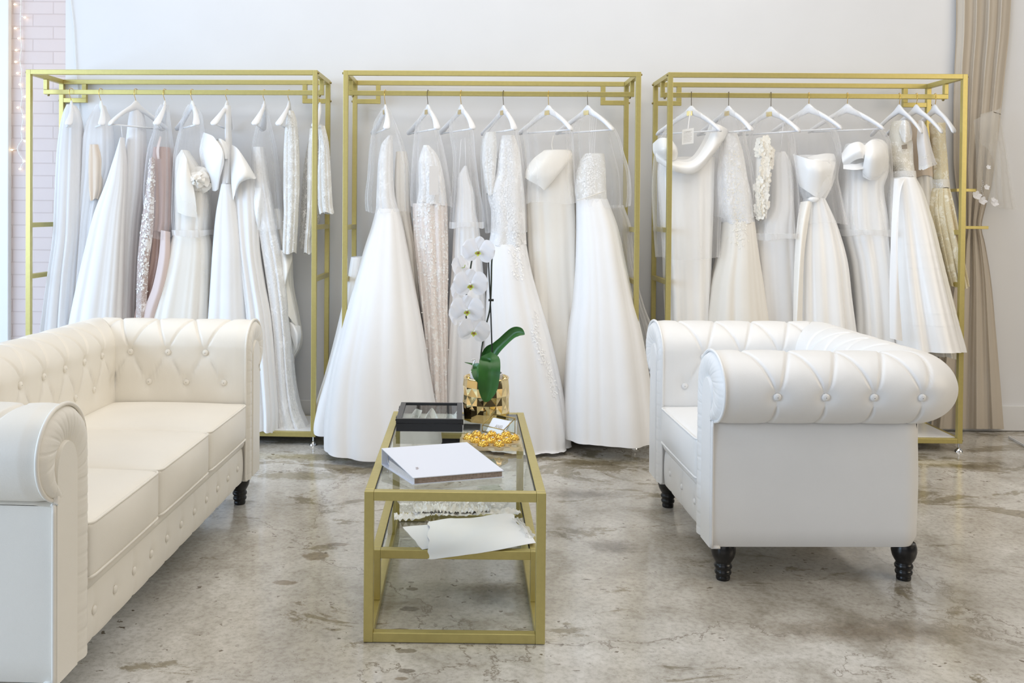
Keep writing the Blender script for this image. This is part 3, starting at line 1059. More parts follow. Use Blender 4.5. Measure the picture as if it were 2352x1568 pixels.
            pp += [(x1 - rc + rc * math.cos(q), yb - rc + rc * math.sin(q), z) for q in np.linspace(0, PI / 2 - 0.2, 7)]
            pp += [(x, yb, z) for x in np.linspace(x1 - rc, cx0 + 0.06, 14)]
            mesh('piping', *tube(np.array(pp), 0.0042, 8), mat, cu, 'local')
    # turned legs
    prof_l = [(0.0215, 0.0), (0.0235, 0.003), (0.024, 0.012), (0.0215, 0.016), (0.027, 0.021), (0.0285, 0.028), (0.026, 0.034), (0.0235, 0.037), (0.029, 0.042), (0.0305, 0.049), (0.027, 0.056),
              (0.025, 0.059), (0.031, 0.068), (0.038, 0.082), (0.0415, 0.098), (0.041, 0.112), (0.038, 0.122), (0.036, 0.1275)]
    for lx in (xf - 0.05, xb + 0.045):
        for ly in (-h + 0.065, h - 0.065):
            mesh('leg', *lathe(prof_l, 28, (lx, ly, 0)), 'black', root, 'local')


chair = thing('tufted_armchair', 'white button-tufted armchair with rolled arms and black turned legs', 'armchair', (1.205, 3.487, 0), PI + 0.020)
chesterfield(chair, 0.89, 0.18, 1, 'leather_w', 0.157)
sofa = thing('tufted_sofa', 'ivory button-tufted three-cushion sofa with rolled arms, cut off by the left edge', 'sofa', (-1.268, 3.032, 0), -0.044)
chesterfield(sofa, 1.80, 0.185, 3, 'leather', 0.157, -0.052, 0.118, 0.666, 0.110)

# ------------------------------------------------------------------ glass coffee table
TX, TY, TA, TW, TL, TH = -0.0081, 2.6162, -0.0074, 0.523, 1.0523, 0.4382
tb = thing('coffee_table', 'gold framed glass coffee table with a lower glass shelf', 'coffee table', (TX, TY, 0), TA)
K = 0.0272


def tbox(name, *parts, mat='gold'):
    return mesh(name, *join(parts), mat, tb, 'local', smooth=False)


w2 = TW / 2
B_ = 0.0016
for sx in (-1, 1):
    xa, xb_ = sorted((sx * w2, sx * (w2 - K)))
    for yy in (0, TL - K):
        tbox('leg', box(xa, xb_, yy, yy + K, 0.002, TH, B_))
    tbox('side_rail', box(xa, xb_, K, TL - K, TH - K, TH, B_))
    tbox('foot_rail', box(xa, xb_, K, TL - K, 0.002, 0.002 + K, B_))
    for yy in (0.222, TL - 0.222 - K):
        tbox('shelf_leg', box(xa, xb_, yy, yy + K, 0.002 + K, 0.187, B_))
    tbox('shelf_rail', box(xa, xb_, 0.222 + K, TL - 0.222 - K, 0.187 - K, 0.187, B_))
    for yy in (0.018, 0.05):
        mesh('glide', *lathe([(0.007, 0.003), (0.007, 0)], 12, (sx * (w2 - K - 0.03), yy, 0.0)), 'rubber', tb, 'local')
for yy in (0, TL - K):
    tbox('end_rail', box(-w2 + K, w2 - K, yy + 0.001, yy + K, TH - K, TH - 0.0005, B_))
    tbox('foot_rail', box(-w2 + K, w2 - K, yy + 0.001, yy + K, 0.002, 0.002 + K, B_))
for yy in (0.222, TL - 0.222 - K):
    tbox('shelf_end_rail', box(-w2 + K, w2 - K, yy, yy + K, 0.187 - K, 0.187, B_))
GX = w2 - K - 0.003
mesh('glass_top', *box(-GX, GX, K + 0.003, TL - K - 0.003, TH - 0.007, TH - 0.001), 'glass', tb, 'local', smooth=False)
mesh('glass_shelf', *box(-GX, GX, 0.222 + K + 0.003, TL - 0.222 - K - 0.003, 0.180, 0.186), 'glass', tb, 'local', smooth=False)
for nm, ya, yb, z in (('gasket', K, TL - K, TH - 0.004), ('gasket', 0.222 + K, TL - 0.222 - K, 0.183)):
    e = w2 - K
    mesh(nm, *join([box(-e, -e + 0.003, ya, yb, z - 0.005, z + 0.001), box(e - 0.003, e, ya, yb, z - 0.005, z + 0.001),
                    box(-e, e, ya, ya + 0.002, z - 0.005, z), box(-e, e, yb - 0.002, yb, z - 0.005, z)]), 'rubber', tb, 'local', smooth=False)
ZT = TH - 0.001          # top of the glass
ZS = 0.186

# ------------------------------------------------------------------ gold faceted planter with orchid
VX, VY, VR, VH = 0.107, 3.555, 0.0875, 0.163
MAT['gold_mirror'] = simple('polished_gold_ceramic', (0.86, 0.66, 0.33), rough=0.05, metal=1.0)
MAT['pot'] = simple('white_plastic_pot', (0.8, 0.8, 0.82), rough=0.4)
MAT['bark'] = simple('dark_potting_bark', (0.09, 0.06, 0.04), rough=0.9, noise=0.4, bumps=0.6)
pl = thing('planter', 'gold mirrored planter with a diamond facet pattern, at the back of the glass table', 'planter', (VX, VY, ZT))
n, rows = 11, 5
V, Fc = [], []
dz = VH / rows


def ring(j, off):
    return [(VX + VR * math.cos(2 * PI * (i + off) / n), VY + VR * math.sin(2 * PI * (i + off) / n), ZT + j * dz) for i in range(n)]


lat = [ring(j, 0.5 * (j % 2)) for j in range(rows + 1)]
idx = {}
for j, rg in enumerate(lat):
    for i, p in enumerate(rg):
        idx[(j, i)] = len(V)
        V.append(p)
for j in range(1, rows):                       # each diamond: left, right, below, above + raised centre
    for i in range(n):
        if j % 2 == 0:
            L, R_ = (j, i), (j, (i + 1) % n)
            up, dn = (j + 1, i), (j - 1, i)
        else:
            L, R_ = (j, i), (j, (i + 1) % n)
            up, dn = (j + 1, (i + 1) % n), (j - 1, (i + 1) % n)
        a = 2 * PI * (i + 0.5 + 0.5 * (j % 2)) / n
        c = len(V)
        V.append((VX + (VR + 0.0035) * math.cos(a), VY + (VR + 0.0035) * math.sin(a), ZT + j * dz))
        for p, q in ((L, up), (up, R_), (R_, dn), (dn, L)):
            Fc.append((idx[p], idx[q], c))
for i in range(n):                             # half diamonds at foot and rim
    Fc.append((idx[(0, i)], idx[(0, (i + 1) % n)], idx[(1, i)]))
    j = rows
    up2 = (rows - 1, (i + (rows % 2)) % n)
    Fc.append((idx[(j, i)], idx[(j, (i + 1) % n)], idx[up2]))
mesh('planter_wall', V, Fc, 'gold_mirror', pl, smooth=False)
mesh('rim', *lathe([(VR - 0.008, -0.03), (VR - 0.007, -0.002), (VR - 0.003, 0.003), (VR + 0.0015, 0.001), (VR - 0.001, -0.004)], 44, (VX, VY, ZT + VH)), 'gold_mirror', pl)
bpy.data.objects['rim'].data.polygons  # rim keeps an open centre
me = bpy.data.objects['rim'].data
bm = bmesh.new()
bm.from_mesh(me)
bmesh.ops.delete(bm, geom=[f for f in bm.faces if len(f.verts) > 4], context='FACES')
bm.to_mesh(me)
bm.free()
mesh('base', *lathe([(VR - 0.01, 0.0), (VR - 0.002, 0.004), (VR - 0.01, 0.006)], 44, (VX, VY, ZT)), 'gold_mirror', pl)

orc = thing('potted_orchid', 'white moth orchid with green leaves standing in the gold planter', 'orchid', (VX, VY, ZT + 0.006))
pr = 0.064
mesh('nursery_pot', *lathe([(pr * 0.8, 0), (pr, 0.165), (pr + 0.002, 0.172), (pr - 0.004, 0.172), (pr - 0.006, 0.15)], 40, (VX, VY, ZT + 0.008)), 'pot', orc, auto=50)
v, f = lathe([(pr - 0.007, 0.0), (pr - 0.007, 0.006)], 30, (VX, VY, ZT + 0.160))
mesh('potting_bark', v, f, 'bark', orc, smooth=False)


def leaf_mat():
    m, nt, b, o = new_mat('orchid_leaf_green')
    nz = N(nt, 'ShaderNodeTexNoise', Scale=9.0, Detail=3.0)
    nt.links.new(coords(nt), nz.inputs['Vector'])
    c = ramp(nt, nz.outputs['Fac'], [(0.3, (0.018, 0.085, 0.016)), (0.7, (0.045, 0.17, 0.03))])
    nt.links.new(c, b.inputs['Base Color'])
    b.inputs['Roughness'].default_value = 0.32
    return m


MAT['leaf'] = leaf_mat()
MAT['stem'] = simple('dark_green_stem', (0.022, 0.032, 0.014), rough=0.5)
MAT['stake'] = simple('dark_plant_stake', (0.012, 0.014, 0.012), rough=0.6)
MAT['petal'] = fabric('white_orchid_petal', (0.93, 0.93, 0.96), rough=0.5, trans=0.3)
MAT['lip_green'] = simple('yellow_green_lip', (0.55, 0.62, 0.10), rough=0.5, noise=0.3, nscale=200)
MAT['lip_red'] = simple('red_brown_throat', (0.30, 0.10, 0.03), rough=0.5, noise=0.3, nscale=200)
MAT['pedicel'] = simple('pale_green_pedicel', (0.45, 0.55, 0.18), rough=0.5)


def leaf(mid, widths, nrm, curl=0.15, n=26, m=9):
    """strap leaf along a midrib (world points); nrm = rough upper side direction"""
    Pm = crom(np.array(mid), n)
    Wd = np.interp(np.linspace(0, 1, n), np.linspace(0, 1, len(widths)), widths)
    Wd = pchip(np.linspace(0, 1, len(widths)), widths, np.linspace(0, 1, n))
    Tn = np.gradient(Pm, axis=0)
    V = []
    for i in range(n):
        t = Tn[i] / np.linalg.norm(Tn[i])
        s = np.cross(t, nrm)
        s /= np.linalg.norm(s)
        u = np.cross(s, t)
        for j in range(m):
            k = (j / (m - 1) - 0.5) * 2
            V.append(Pm[i] + s * k * Wd[i] / 2 + u * (curl * Wd[i] * (k * k) - 0.06 * Wd[i] * math.exp(-(k / 0.12) ** 2)))
    return V, grid_faces(n, m)


Yo = VY


def pt(px, py, dy=0.0):
    return at(px, py, Yo + dy)


# leaf drooping over the front of the planter
mesh('leaf', *leaf([pt(1120, 862, 0.0), pt(1122, 838, -0.05), pt(1125, 829, -0.085), pt(1124, 850, -0.112), pt(1121, 885, -0.118), pt(1117, 912, -0.116), pt(1116, 923, -0.112)],
                    [0.05, 0.066, 0.076, 0.082, 0.076, 0.042, 0.006], (0, -1, 0.5), 0.10, 40), 'leaf', orc)
# tall leaf reaching up to the right
mesh('leaf', *leaf([pt(1117, 868, 0.02), pt(1124, 835, 0.03), pt(1136, 808, 0.03), pt(1158, 785, 0.02), pt(1180, 766, 0.0), pt(1195, 763, -0.015), pt(1205, 768, -0.03)],
                    [0.03, 0.05, 0.052, 0.044, 0.044, 0.036, 0.004], (-0.5, -0.85, 0.35), 0.22, 34), 'leaf', orc)
mesh('leaf', *leaf([pt(1114, 866, 0.03), pt(1118, 832, 0.05), pt(1125, 806, 0.055), pt(1133, 790, 0.05)], [0.03, 0.062, 0.05, 0.008], (0.1, -1, 0.2), 0.12), 'leaf', orc)
mesh('leaf', *leaf([pt(1106, 866, -0.01), pt(1096, 850, -0.03), pt(1094, 845, -0.05), pt(1096, 862, -0.075), pt(1102, 880, -0.085)], [0.02, 0.036, 0.04, 0.034, 0.006], (-0.4, -1, 0.5), 0.12), 'leaf', orc)
mesh('leaf', *leaf([pt(1108, 862, 0.0), pt(1098, 845, -0.005), pt(1084, 837, -0.01), pt(1067, 832, -0.02)], [0.02, 0.03, 0.012, 0.002], (0.3, -0.5, 0.8), 0.15), 'leaf', orc)
mesh('stem', *tube(crom(np.array([pt(1104, 864), pt(1104, 825, -0.01), pt(1108, 790, -0.005), pt(1116, 748, 0.0), pt(1125, 710, 0.0), pt(1128, 660, 0.0), pt(1129, 610, 0.0), pt(1130, 578, 0.004), pt(1120, 560, 0.006),
                                     pt(1100, 566, 0.012), pt(1086, 590, 0.016), pt(1080, 620, 0.016), pt(1074, 660, 0.016), pt(1068, 705, 0.016), pt(1074, 745, 0.016)]), 70), 0.0031, 8), 'stem', orc)
mesh('stake', *tube([pt(1131, 864, 0.004), pt(1130, 800, 0.0), pt(1127, 710, -0.006), pt(1122, 600, -0.004)], 0.0026, 8), 'stake', orc)
v1, f1 = tube([pt(1122, 689, -0.004), pt(1134, 689, -0.004)], 0.0045, 8)
mesh('stake_clip', v1, f1, 'stake', orc)
mesh('stake_wire', *tube(crom(np.array([pt(1089, 860, -0.03), pt(1086, 840, -0.03), pt(1091, 826, -0.03), pt(1083, 826, -0.03)]), 16), 0.002, 6), 'chrome', orc)


def petal(ang, ln, wd, c, ax, lift, shape, curl, base=0.004, n=20, m=13):
    """one petal in the flower plane (ax = right, up, out)"""
    r, u, o = ax
    d = r * math.cos(ang) + u * math.sin(ang)
    s = -r * math.sin(ang) + u * math.cos(ang)
    V = []
    for i in range(n):
        t = i / (n - 1)
        w = wd * shape(t)
        for j in range(m):
            k = (j / (m - 1) - 0.5) * 2
            V.append(c + d * (base + ln * t) + s * (k * w / 2) + o * (lift + curl * t * t * ln - 0.10 * wd * k * k * 0.6 + 0.012 * wd * math.sin(6 * k + 9 * t)))
    return V, grid_faces(n, m)


broad = lambda t: 1.02 * max(0.0, min(1.0, (t + 0.06) / 0.5)) ** 0.75 * math.sqrt(max(0.0, 1 - (max(0.0, t - 0.42) / 0.585) ** 2.4))
sepal = lambda t: max(0.0, min(1.0, (t + 0.10) / 0.55)) ** 0.6 * math.sqrt(max(0.0, 1 - (max(0.0, t - 0.40) / 0.602) ** 2.0))


def orchid_flower(px, py, dy, size, yaw=0.0, tilt=0.0, roll=0.0):
    c = pt(px, py, dy)
    r = np.array([math.cos(yaw), math.sin(yaw), 0])
    o = np.array([math.sin(yaw), -math.cos(yaw), 0]) * math.cos(tilt) + np.array([0, 0, math.sin(tilt)])
    u = np.cross(o, -r) * 1.0
    u = np.cross(r, -o)
    u /= np.linalg.norm(u)
    if u[2] < 0:
        u = -u
    r, u = r * math.cos(roll) + u * math.sin(roll), u * math.cos(roll) - r * math.sin(roll)
    ax = (r, u, o)
    fl = None
    g = []
    for a, ln, w, lf in ((90, 0.50, 0.44, -0.02), (212, 0.52, 0.42, -0.03), (328, 0.52, 0.42, -0.03)):
        g.append(petal(math.radians(a), ln * size, w * size, c, ax, lf * size, sepal, 0.05))
    fl = mesh('flower', *join(g), 'petal', orc)
    for a in (12, 168):
        mesh('petal', *petal(math.radians(a), 0.56 * size, 0.74 * size, c, ax, 0.02 * size, broad, 0.10), 'petal', fl)
    lc = c + o * 0.07 * size - u * 0.05 * size
    for a, ln, w in ((200, 0.12, 0.10), (340, 0.12, 0.10), (270, 0.13, 0.11), (90, 0.07, 0.12)):
        mesh('lip', *petal(math.radians(a), ln * size, w * size, lc, ax, 0.0, sepal, 0.5, 0.0, 6, 5), 'lip_green', fl)
    v, f = sphere(c + o * 0.10 * size - u * 0.06 * size, 0.036 * size, 6, 10, (1.1, 0.8, 0.9))
    mesh('throat', v, f, 'lip_red', fl)
    v, f = sphere(c + o * 0.10 * size + u * 0.02 * size, 0.036 * size, 6, 10, (1, 0.9, 0.9))
    mesh('column', v, f, 'petal', fl)
    b = c - o * 0.05 * size
    mesh('pedicel', *tube(crom(np.array([c - o * 0.02 * size, b - o * 0.1 * size, b - o * 0.15 * size + u * 0.1 * size]), 8), 0.0018, 6), 'pedicel', fl)


S = 0.108
orchid_flower(1099, 577, -0.045, S * 1.0, -0.15, 0.05, -0.08)
orchid_flower(1081, 653, -0.055, S * 1.05, -0.05, -0.05, 0.03)
orchid_flower(1073, 712, -0.060, S * 1.02, -0.05, -0.1, 0.0)
orchid_flower(1088, 760, -0.045, S * 0.98, 0.15, -0.15, -0.15)
orchid_flower(1060, 615, 0.03, S * 0.86, -2.2, -0.2, 0.1)
orchid_flower(1052, 672, 0.03, S * 0.86, -2.0, -0.1, 0.2)
orchid_flower(1046, 728, 0.02, S * 0.80, -1.9, -0.3, 0.1)

# ------------------------------------------------------------------ black glass-lidded box with ribbons
MAT['black_box'] = simple('black_lacquer_box', (0.012, 0.013, 0.018), rough=0.32)
MAT['white_ribbon'] = fabric('white_ribbon', (0.95, 0.95, 0.97), rough=0.5)
MAT['lining'] = simple('pale_velvet_lining', (0.62, 0.62, 0.63), rough=0.9)
bx0, bx1, by0, by1, bh = -0.229, 0.014, 3.340, 3.632, 0.046
bo = thing('display_box', 'black display box with a glass lid, beside the gold planter', 'box', ((bx0 + bx1) / 2, (by0 + by1) / 2, ZT))
z0 = ZT
w_ = 0.007
mesh('box_body', *join([box(bx0, bx1, by0, by0 + w_, z0, z0 + 0.029, 0.0008), box(bx0, bx1, by1 - w_, by1, z0, z0 + 0.029, 0.0008),
                        box(bx0, bx0 + w_, by0 + w_, by1 - w_, z0, z0 + 0.029, 0.0008), box(bx1 - w_, bx1, by0 + w_, by1 - w_, z0, z0 + 0.029, 0.0008)]), 'black_box', bo, smooth=False)
mesh('box_floor', *box(bx0 + w_, bx1 - w_, by0 + w_, by1 - w_, z0 + 0.0005, z0 + 0.003), 'lining', bo, smooth=False)
fw, ff = 0.020, 0.012
lid = mesh('lid', *join([box(bx0, bx1, by0, by0 + ff, z0 + 0.030, z0 + bh, 0.0008), box(bx0, bx1, by1 - ff, by1, z0 + 0.030, z0 + bh, 0.0008),
                         box(bx0, bx0 + fw, by0 + ff, by1 - ff, z0 + 0.030, z0 + bh, 0.0008), box(bx1 - fw, bx1, by0 + ff, by1 - ff, z0 + 0.030, z0 + bh, 0.0008)]), 'black_box', bo, smooth=False)
mesh('lid_glass', *box(bx0 + fw, bx1 - fw, by0 + ff, by1 - ff, z0 + 0.039, z0 + 0.041), 'glass', lid, smooth=False)
for yy in (by0 + 0.05, by1 - 0.07):
    mesh('hinge', *join([tube([(bx0 - 0.003, yy, z0 + 0.03), (bx0 - 0.003, yy + 0.022, z0 + 0.03)], 0.0035, 8), box(bx0 - 0.004, bx0 - 0.0003, yy, yy + 0.022, z0 + 0.018, z0 + 0.042)]), 'black', bo, smooth=False)
mesh('clasp', *box(bx1 + 0.0003, bx1 + 0.004, by0 + 0.02, by0 + 0.035, z0 + 0.02, z0 + 0.04, 0.001), 'black', bo, smooth=False)


def ribbon(pts, wv, n=40):
    P = crom(np.array(pts), n)
    V = []
    for p in P:
        V += [p - np.array(wv) / 2, p, p + np.array(wv) / 2]
    return V, grid_faces(n, 3)


zr = z0 + 0.006
RB = [('white looped ribbon leaning at the left inside the black display box', [(-0.185, 3.40), (-0.178, 3.56), (-0.160, 3.575), (-0.150, 3.54), (-0.158, 3.40)], 'ribbon'),
      ('tall white ribbon strap in the middle of the black display box', [(-0.135, 3.37), (-0.118, 3.57), (-0.105, 3.58), (-0.085, 3.42), (-0.08, 3.37)], 'ribbon'),
      ('white beaded garter bow in the right half of the black display box', [(-0.06, 3.37), (-0.045, 3.48), (-0.015, 3.44), (-0.02, 3.37), (-0.045, 3.38)], 'garter'),
      ('white ribbon end at the far right inside the black display box', [(-0.015, 3.36), (-0.016, 3.5), (-0.012, 3.58)], 'ribbon')]
for lab, pp, ct in RB:
    P3 = [(x, y, zr + 0.014 + 0.003 * math.sin(i * 2.1)) for i, (x, y) in enumerate(pp)]
    o = mesh('satin_ribbon' if ct == 'ribbon' else 'garter', *ribbon(P3, (0.016, 0, 0.022)), 'white_ribbon')
    tag(o, lab, ct, 'white ribbons in the black display box')

# ------------------------------------------------------------------ slanted glass card holder
MAT['brass'] = simple('antique_brass_edge', (0.45, 0.32, 0.10), rough=0.3, metal=0.9)
MAT['card'] = simple('white_card', (0.86, 0.88, 0.92), rough=0.5)
MAT['ink'] = simple('grey_gold_ink', (0.48, 0.43, 0.40), rough=0.5)
FL = np.array([0.0876, 3.345, ZT + 0.001])
e1 = np.array([0.72, -0.694, 0])
e1 /= np.linalg.norm(e1)
e2 = np.array([-e1[1], e1[0], 0])
Lw, Ld, hf, hb = 0.104, 0.062, 0.022, 0.054
ch = thing('card_holder', 'brass edged glass card holder in front of the gold planter', 'card holder', FL + e1 * Lw / 2 + e2 * Ld / 2)
Z_ = np.array([0, 0, 1.0])
A = [FL, FL + e1 * Lw, FL + e1 * Lw + e2 * Ld, FL + e2 * Ld]
Tp = [A[0] + Z_ * hf, A[1] + Z_ * hf, A[2] + Z_ * hb, A[3] + Z_ * hb]
ed = [(A[i], A[(i + 1) % 4]) for i in range(4)] + [(Tp[i], Tp[(i + 1) % 4]) for i in range(4)] + [(A[i], Tp[i]) for i in range(4)]
mesh('brass_frame', *join([tube([a + Z_ * 0.001, b + Z_ * 0.001], 0.0016, 6) for a, b in ed]), 'brass', ch)
mesh('glass_pane', [*A, *Tp], [(0, 1, 5, 4), (1, 2, 6, 5), (2, 3, 7, 6), (3, 0, 4, 7)], 'glass', ch, smooth=False)
# cards standing on a slope inside the holder
for k in range(3):
    of = e2 * (0.010 + 0.004 * k) + Z_ * 0.002
    a0 = FL + e1 * 0.010 + of
    b0 = FL + e1 * (Lw - 0.010) + of
    d = (e2 * 0.036 + Z_ * 0.042)
    nn = np.cross(e1, d)
    nn = nn / np.linalg.norm(nn) * 0.0005
    o = mesh('business_card', [a0, b0, b0 + d, a0 + d, a0 - nn, b0 - nn, b0 + d - nn, a0 + d - nn],
             [(0, 1, 2, 3), (7, 6, 5, 4), (0, 4, 5, 1), (1, 5, 6, 2), (2, 6, 7, 3), (3, 7, 4, 0)], 'card', smooth=False)
    tag(o, ['white card with thin grey lettering, front one in the glass card holder', 'white card, second from the front in the glass card holder',
            'white card, rearmost in the glass card holder'][k], 'card', 'cards in the glass holder')
    if k == 0:
        tcv = bpy.data.curves.new('lettering', 'FONT')
        tcv.body = 'ANiEl'
        tcv.size = 0.020
        tcv.align_x = 'CENTER'
        tcv.extrude = 0.0001
        to = bpy.data.objects.new('lettering', tcv)
        COL.objects.link(to)
        tcv.materials.append(MAT['ink'])
        dn = d / np.linalg.norm(d)
        nv = np.cross(e1, dn)
        org = a0 + (b0 - a0) * 0.55 + d * 0.36 + nv * 0.0005
        sx = 0.72
        wm = Matrix(((e1[0] * sx, dn[0], nv[0], org[0]), (e1[1] * sx, dn[1], nv[1], org[1]), (e1[2] * sx, dn[2], nv[2], org[2]), (0, 0, 0, 1)))
        lm = bpy.data.meshes.new_from_object(to)
        bpy.data.objects.remove(to)
        to = bpy.data.objects.new('lettering', lm)
        COL.objects.link(to)
        to.parent = o
        to.matrix_local = Matrix.Translation(Vector(o.location)).inverted() @ wm

# ------------------------------------------------------------------ chocolates in a clear tray
MAT['foil'] = None
m, nt, b, o_ = new_mat('crinkled_gold_foil')
b.inputs['Base Color'].default_value = (0.90, 0.57, 0.12, 1)
b.inputs['Metallic'].default_value = 1.0
b.inputs['Roughness'].default_value = 0.3
vv = N(nt, 'ShaderNodeTexVoronoi', Scale=170.0)
nt.links.new(coords(nt), vv.inputs['Vector'])
bump(nt, b, vv.outputs['Distance'], 0.9, 0.004)
MAT['foil'] = m
m, nt, b, o_ = new_mat('amber_tinted_clear_tray')
b.inputs['Base Color'].default_value = (0.72, 0.60, 0.36, 1)
b.inputs['Roughness'].default_value = 0.12
tp_ = N(nt, 'ShaderNodeBsdfTransparent')
tp_.inputs['Color'].default_value = (0.92, 0.86, 0.70, 1)
lw_ = N(nt, 'ShaderNodeLayerWeight', Blend=0.3)
ma_ = N(nt, 'ShaderNodeMath', operation='MULTIPLY_ADD', use_clamp=True)
nt.links.new(lw_.outputs['Facing'], ma_.inputs[0])
ma_.inputs[1].default_value = 0.5
ma_.inputs[2].default_value = 0.30
mx_ = N(nt, 'ShaderNodeMixShader')
nt.links.new(ma_.outputs[0], mx_.inputs[0])
nt.links.new(tp_.outputs[0], mx_.inputs[1])
nt.links.new(b.outputs[0], mx_.inputs[2])
nt.links.new(mx_.outputs[0], o_.inputs['Surface'])
MAT['tray_gold'] = m
MAT['sticker'] = simple('white_oval_sticker', (0.8, 0.78, 0.72), rough=0.4)
tr0 = np.array([0.112, 3.143, ZT])
ta_ = -0.02
tray = thing('chocolate_tray', 'clear moulded tray holding gold foil chocolates, in front of the card holder', 'tray', tr0)
nx_, ny_ = 72, 60
V = []
RWS = [(-0.064, (-0.078, -0.0255, 0.027, 0.0795)), (-0.021, (-0.051, 0.002, 0.054)), (0.022, (-0.077, -0.022, 0.030, 0.080)), (0.064, (-0.050, 0.003, 0.055))]
cells = [(x, y) for y, xs in RWS for x in xs]
for iy in range(ny_):
    for ix in range(nx_):
        x = (ix / (nx_ - 1) - 0.5) * 0.216
        y = (iy / (ny_ - 1) - 0.5) * 0.182
        z = 0.020
        for (cx, cy) in cells:
            d = math.hypot(x - cx, y - cy)
            if d < 0.0225:
                z = min(z, 0.002 + 0.018 * (d / 0.0225) ** 2.2)
        if min(0.108 - abs(x), 0.091 - abs(y)) < 0.004:
            z = 0.007
        V.append((x, y, z))
V = rotz(np.array(V), ta_) + tr0
mesh('tray_mould', V, grid_faces(ny_, nx_), 'tray_gold', tray)
rowsn = ['front row', 'second row', 'third row', 'back row']
coln = ['leftmost', 'second from left', 'third from left', 'rightmost']
rng = random.Random(3)
base_choc = None
for rj, (ry, xs) in enumerate(RWS):
    if rj == 0:
        xs = xs[1:3]
    for ci, rx in enumerate(xs):
        c = rotz(np.array([[rx + rng.uniform(-.002, .002), ry + rng.uniform(-.002, .002), 0.0205]]), ta_)[0] + tr0
        nm = coln[ci] if ci < len(xs) - 1 else 'rightmost'
        lab = 'gold foil wrapped chocolate in the clear tray, %s, %s' % (rowsn[rj], nm)
        if base_choc is None:
            t = thing('foil_chocolate', lab, 'chocolate', c, 0.0, 'foil chocolates in the clear tray')
            v, f = sphere((0, 0, 0), 0.0178, 18, 30, (1, 1, 0.96))
            nr = np.random.RandomState(1)
            v = v * (1 + 0.045 * nr.randn(len(v), 1).clip(-1, 1))
            mesh('foil_wrapper', v, f, 'foil', t, 'local')
            # pleated brown paper cup under the foil ball
            cup = [((0.0135 + 0.006 * k) * (1 + 0.05 * (-1) ** i) * math.cos(2 * PI * i / 40), (0.0135 + 0.006 * k) * (1 + 0.05 * (-1) ** i) * math.sin(2 * PI * i / 40), -0.0178 + 0.014 * k) for k in (0, 1) for i in range(40)]
            MAT['papercup'] = simple('brown_gold_paper_cup', (0.22, 0.11, 0.035), rough=0.5)
            mesh('paper_cup', cup, grid_faces(2, 40, cv=True), 'papercup', t, 'local', smooth=False)
            v, f = sphere((0, -0.006, 0.0158), 0.0045, 5, 10, (1.2, 0.9, 0.45))
            mesh('sticker', v, f, 'sticker', t, 'local')
            base_choc = t
        else:
            dup(base_choc, tuple(c), rng.uniform(-0.9, 0.9), lab)

# ------------------------------------------------------------------ white ring binder
MAT['binder'] = simple('white_binder_vinyl', (0.78, 0.82, 0.92), rough=0.3)
MAT['pages'] = simple('page_edges', (0.74, 0.72, 0.72), rough=0.7, noise=0.12, nscale=300)
MAT['brown_edge'] = simple('brown_page_edges', (0.36, 0.27, 0.21), rough=0.7, noise=0.4, nscale=160)
bl, br_, fr_, flt = (np.array([*p, ZT]) for p in ((-0.243, 2.895), (0.029, 2.981), (0.139, 2.773), (-0.133, 2.688)))
bi = thing('ring_binder', 'white ring binder lying closed on the glass table, brown page edges toward the front', 'binder', (bl + br_ + fr_ + flt) / 4)
th = 0.0022


def slab(p, thick):
    p = [np.array(q) for q in p]
    t = [q + Z_ * thick for q in p]
    return [*p, *t], [(3, 2, 1, 0), (4, 5, 6, 7), (0, 1, 5, 4), (1, 2, 6, 5), (2, 3, 7, 6), (3, 0, 4, 7)]


hbk, hfr = 0.051, 0.0185
mesh('back_cover', *slab([flt, fr_, br_, bl], th), 'binder', bi, smooth=False)
mesh('front_cover', *slab([flt + Z_ * hfr, fr_ + Z_ * hfr, br_ + Z_ * hbk, bl + Z_ * hbk], th), 'binder', bi, smooth=False)
out = (bl - flt) / np.linalg.norm(bl - flt) * 0.0022
mesh('spine', [bl, br_, br_ + Z_ * (hbk + th), bl + Z_ * (hbk + th), bl + out, br_ + out, br_ + out + Z_ * (hbk + th), bl + out + Z_ * (hbk + th)],
     [(0, 1, 2, 3), (7, 6, 5, 4), (0, 4, 5, 1), (3, 2, 6, 7), (1, 5, 6, 2), (0, 3, 7, 4)], 'binder', bi, smooth=False)
L = (fr_ - flt)
Dp = (bl - flt)
p0, p1 = flt + L * 0.02 + Dp * 0.015 + Z_ * th, flt + L * 0.985 + Dp * 0.015 + Z_ * th
p2, p3 = p1 + Dp * 0.80, p0 + Dp * 0.80
V = [p0, p1, p2, p3, p0 + Z_ * (hfr - th - 0.0006), p1 + Z_ * (hfr - th - 0.0006), p2 + Z_ * (hfr + 0.006), p3 + Z_ * (hfr + 0.006)]
pg = mesh('page_block', V, [(3, 2, 1, 0), (4, 5, 6, 7), (1, 2, 6, 5), (2, 3, 7, 6), (3, 0, 4, 7), (0, 1, 5, 4)], 'pages', bi, smooth=False)
o2 = (flt - bl) / np.linalg.norm(flt - bl) * 0.0006
mesh('page_fore_edge', *join([slab([p0 + o2 * 2 + Z_ * (0.0006 + 0.0052 * k), p1 + o2 * 2 + Z_ * (0.0006 + 0.0052 * k), p1 + o2 + Z_ * (0.0006 + 0.0052 * k), p0 + o2 + Z_ * (0.0006 + 0.0052 * k)], 0.0042) for k in range(3)]), 'brown_edge', bi, smooth=False)
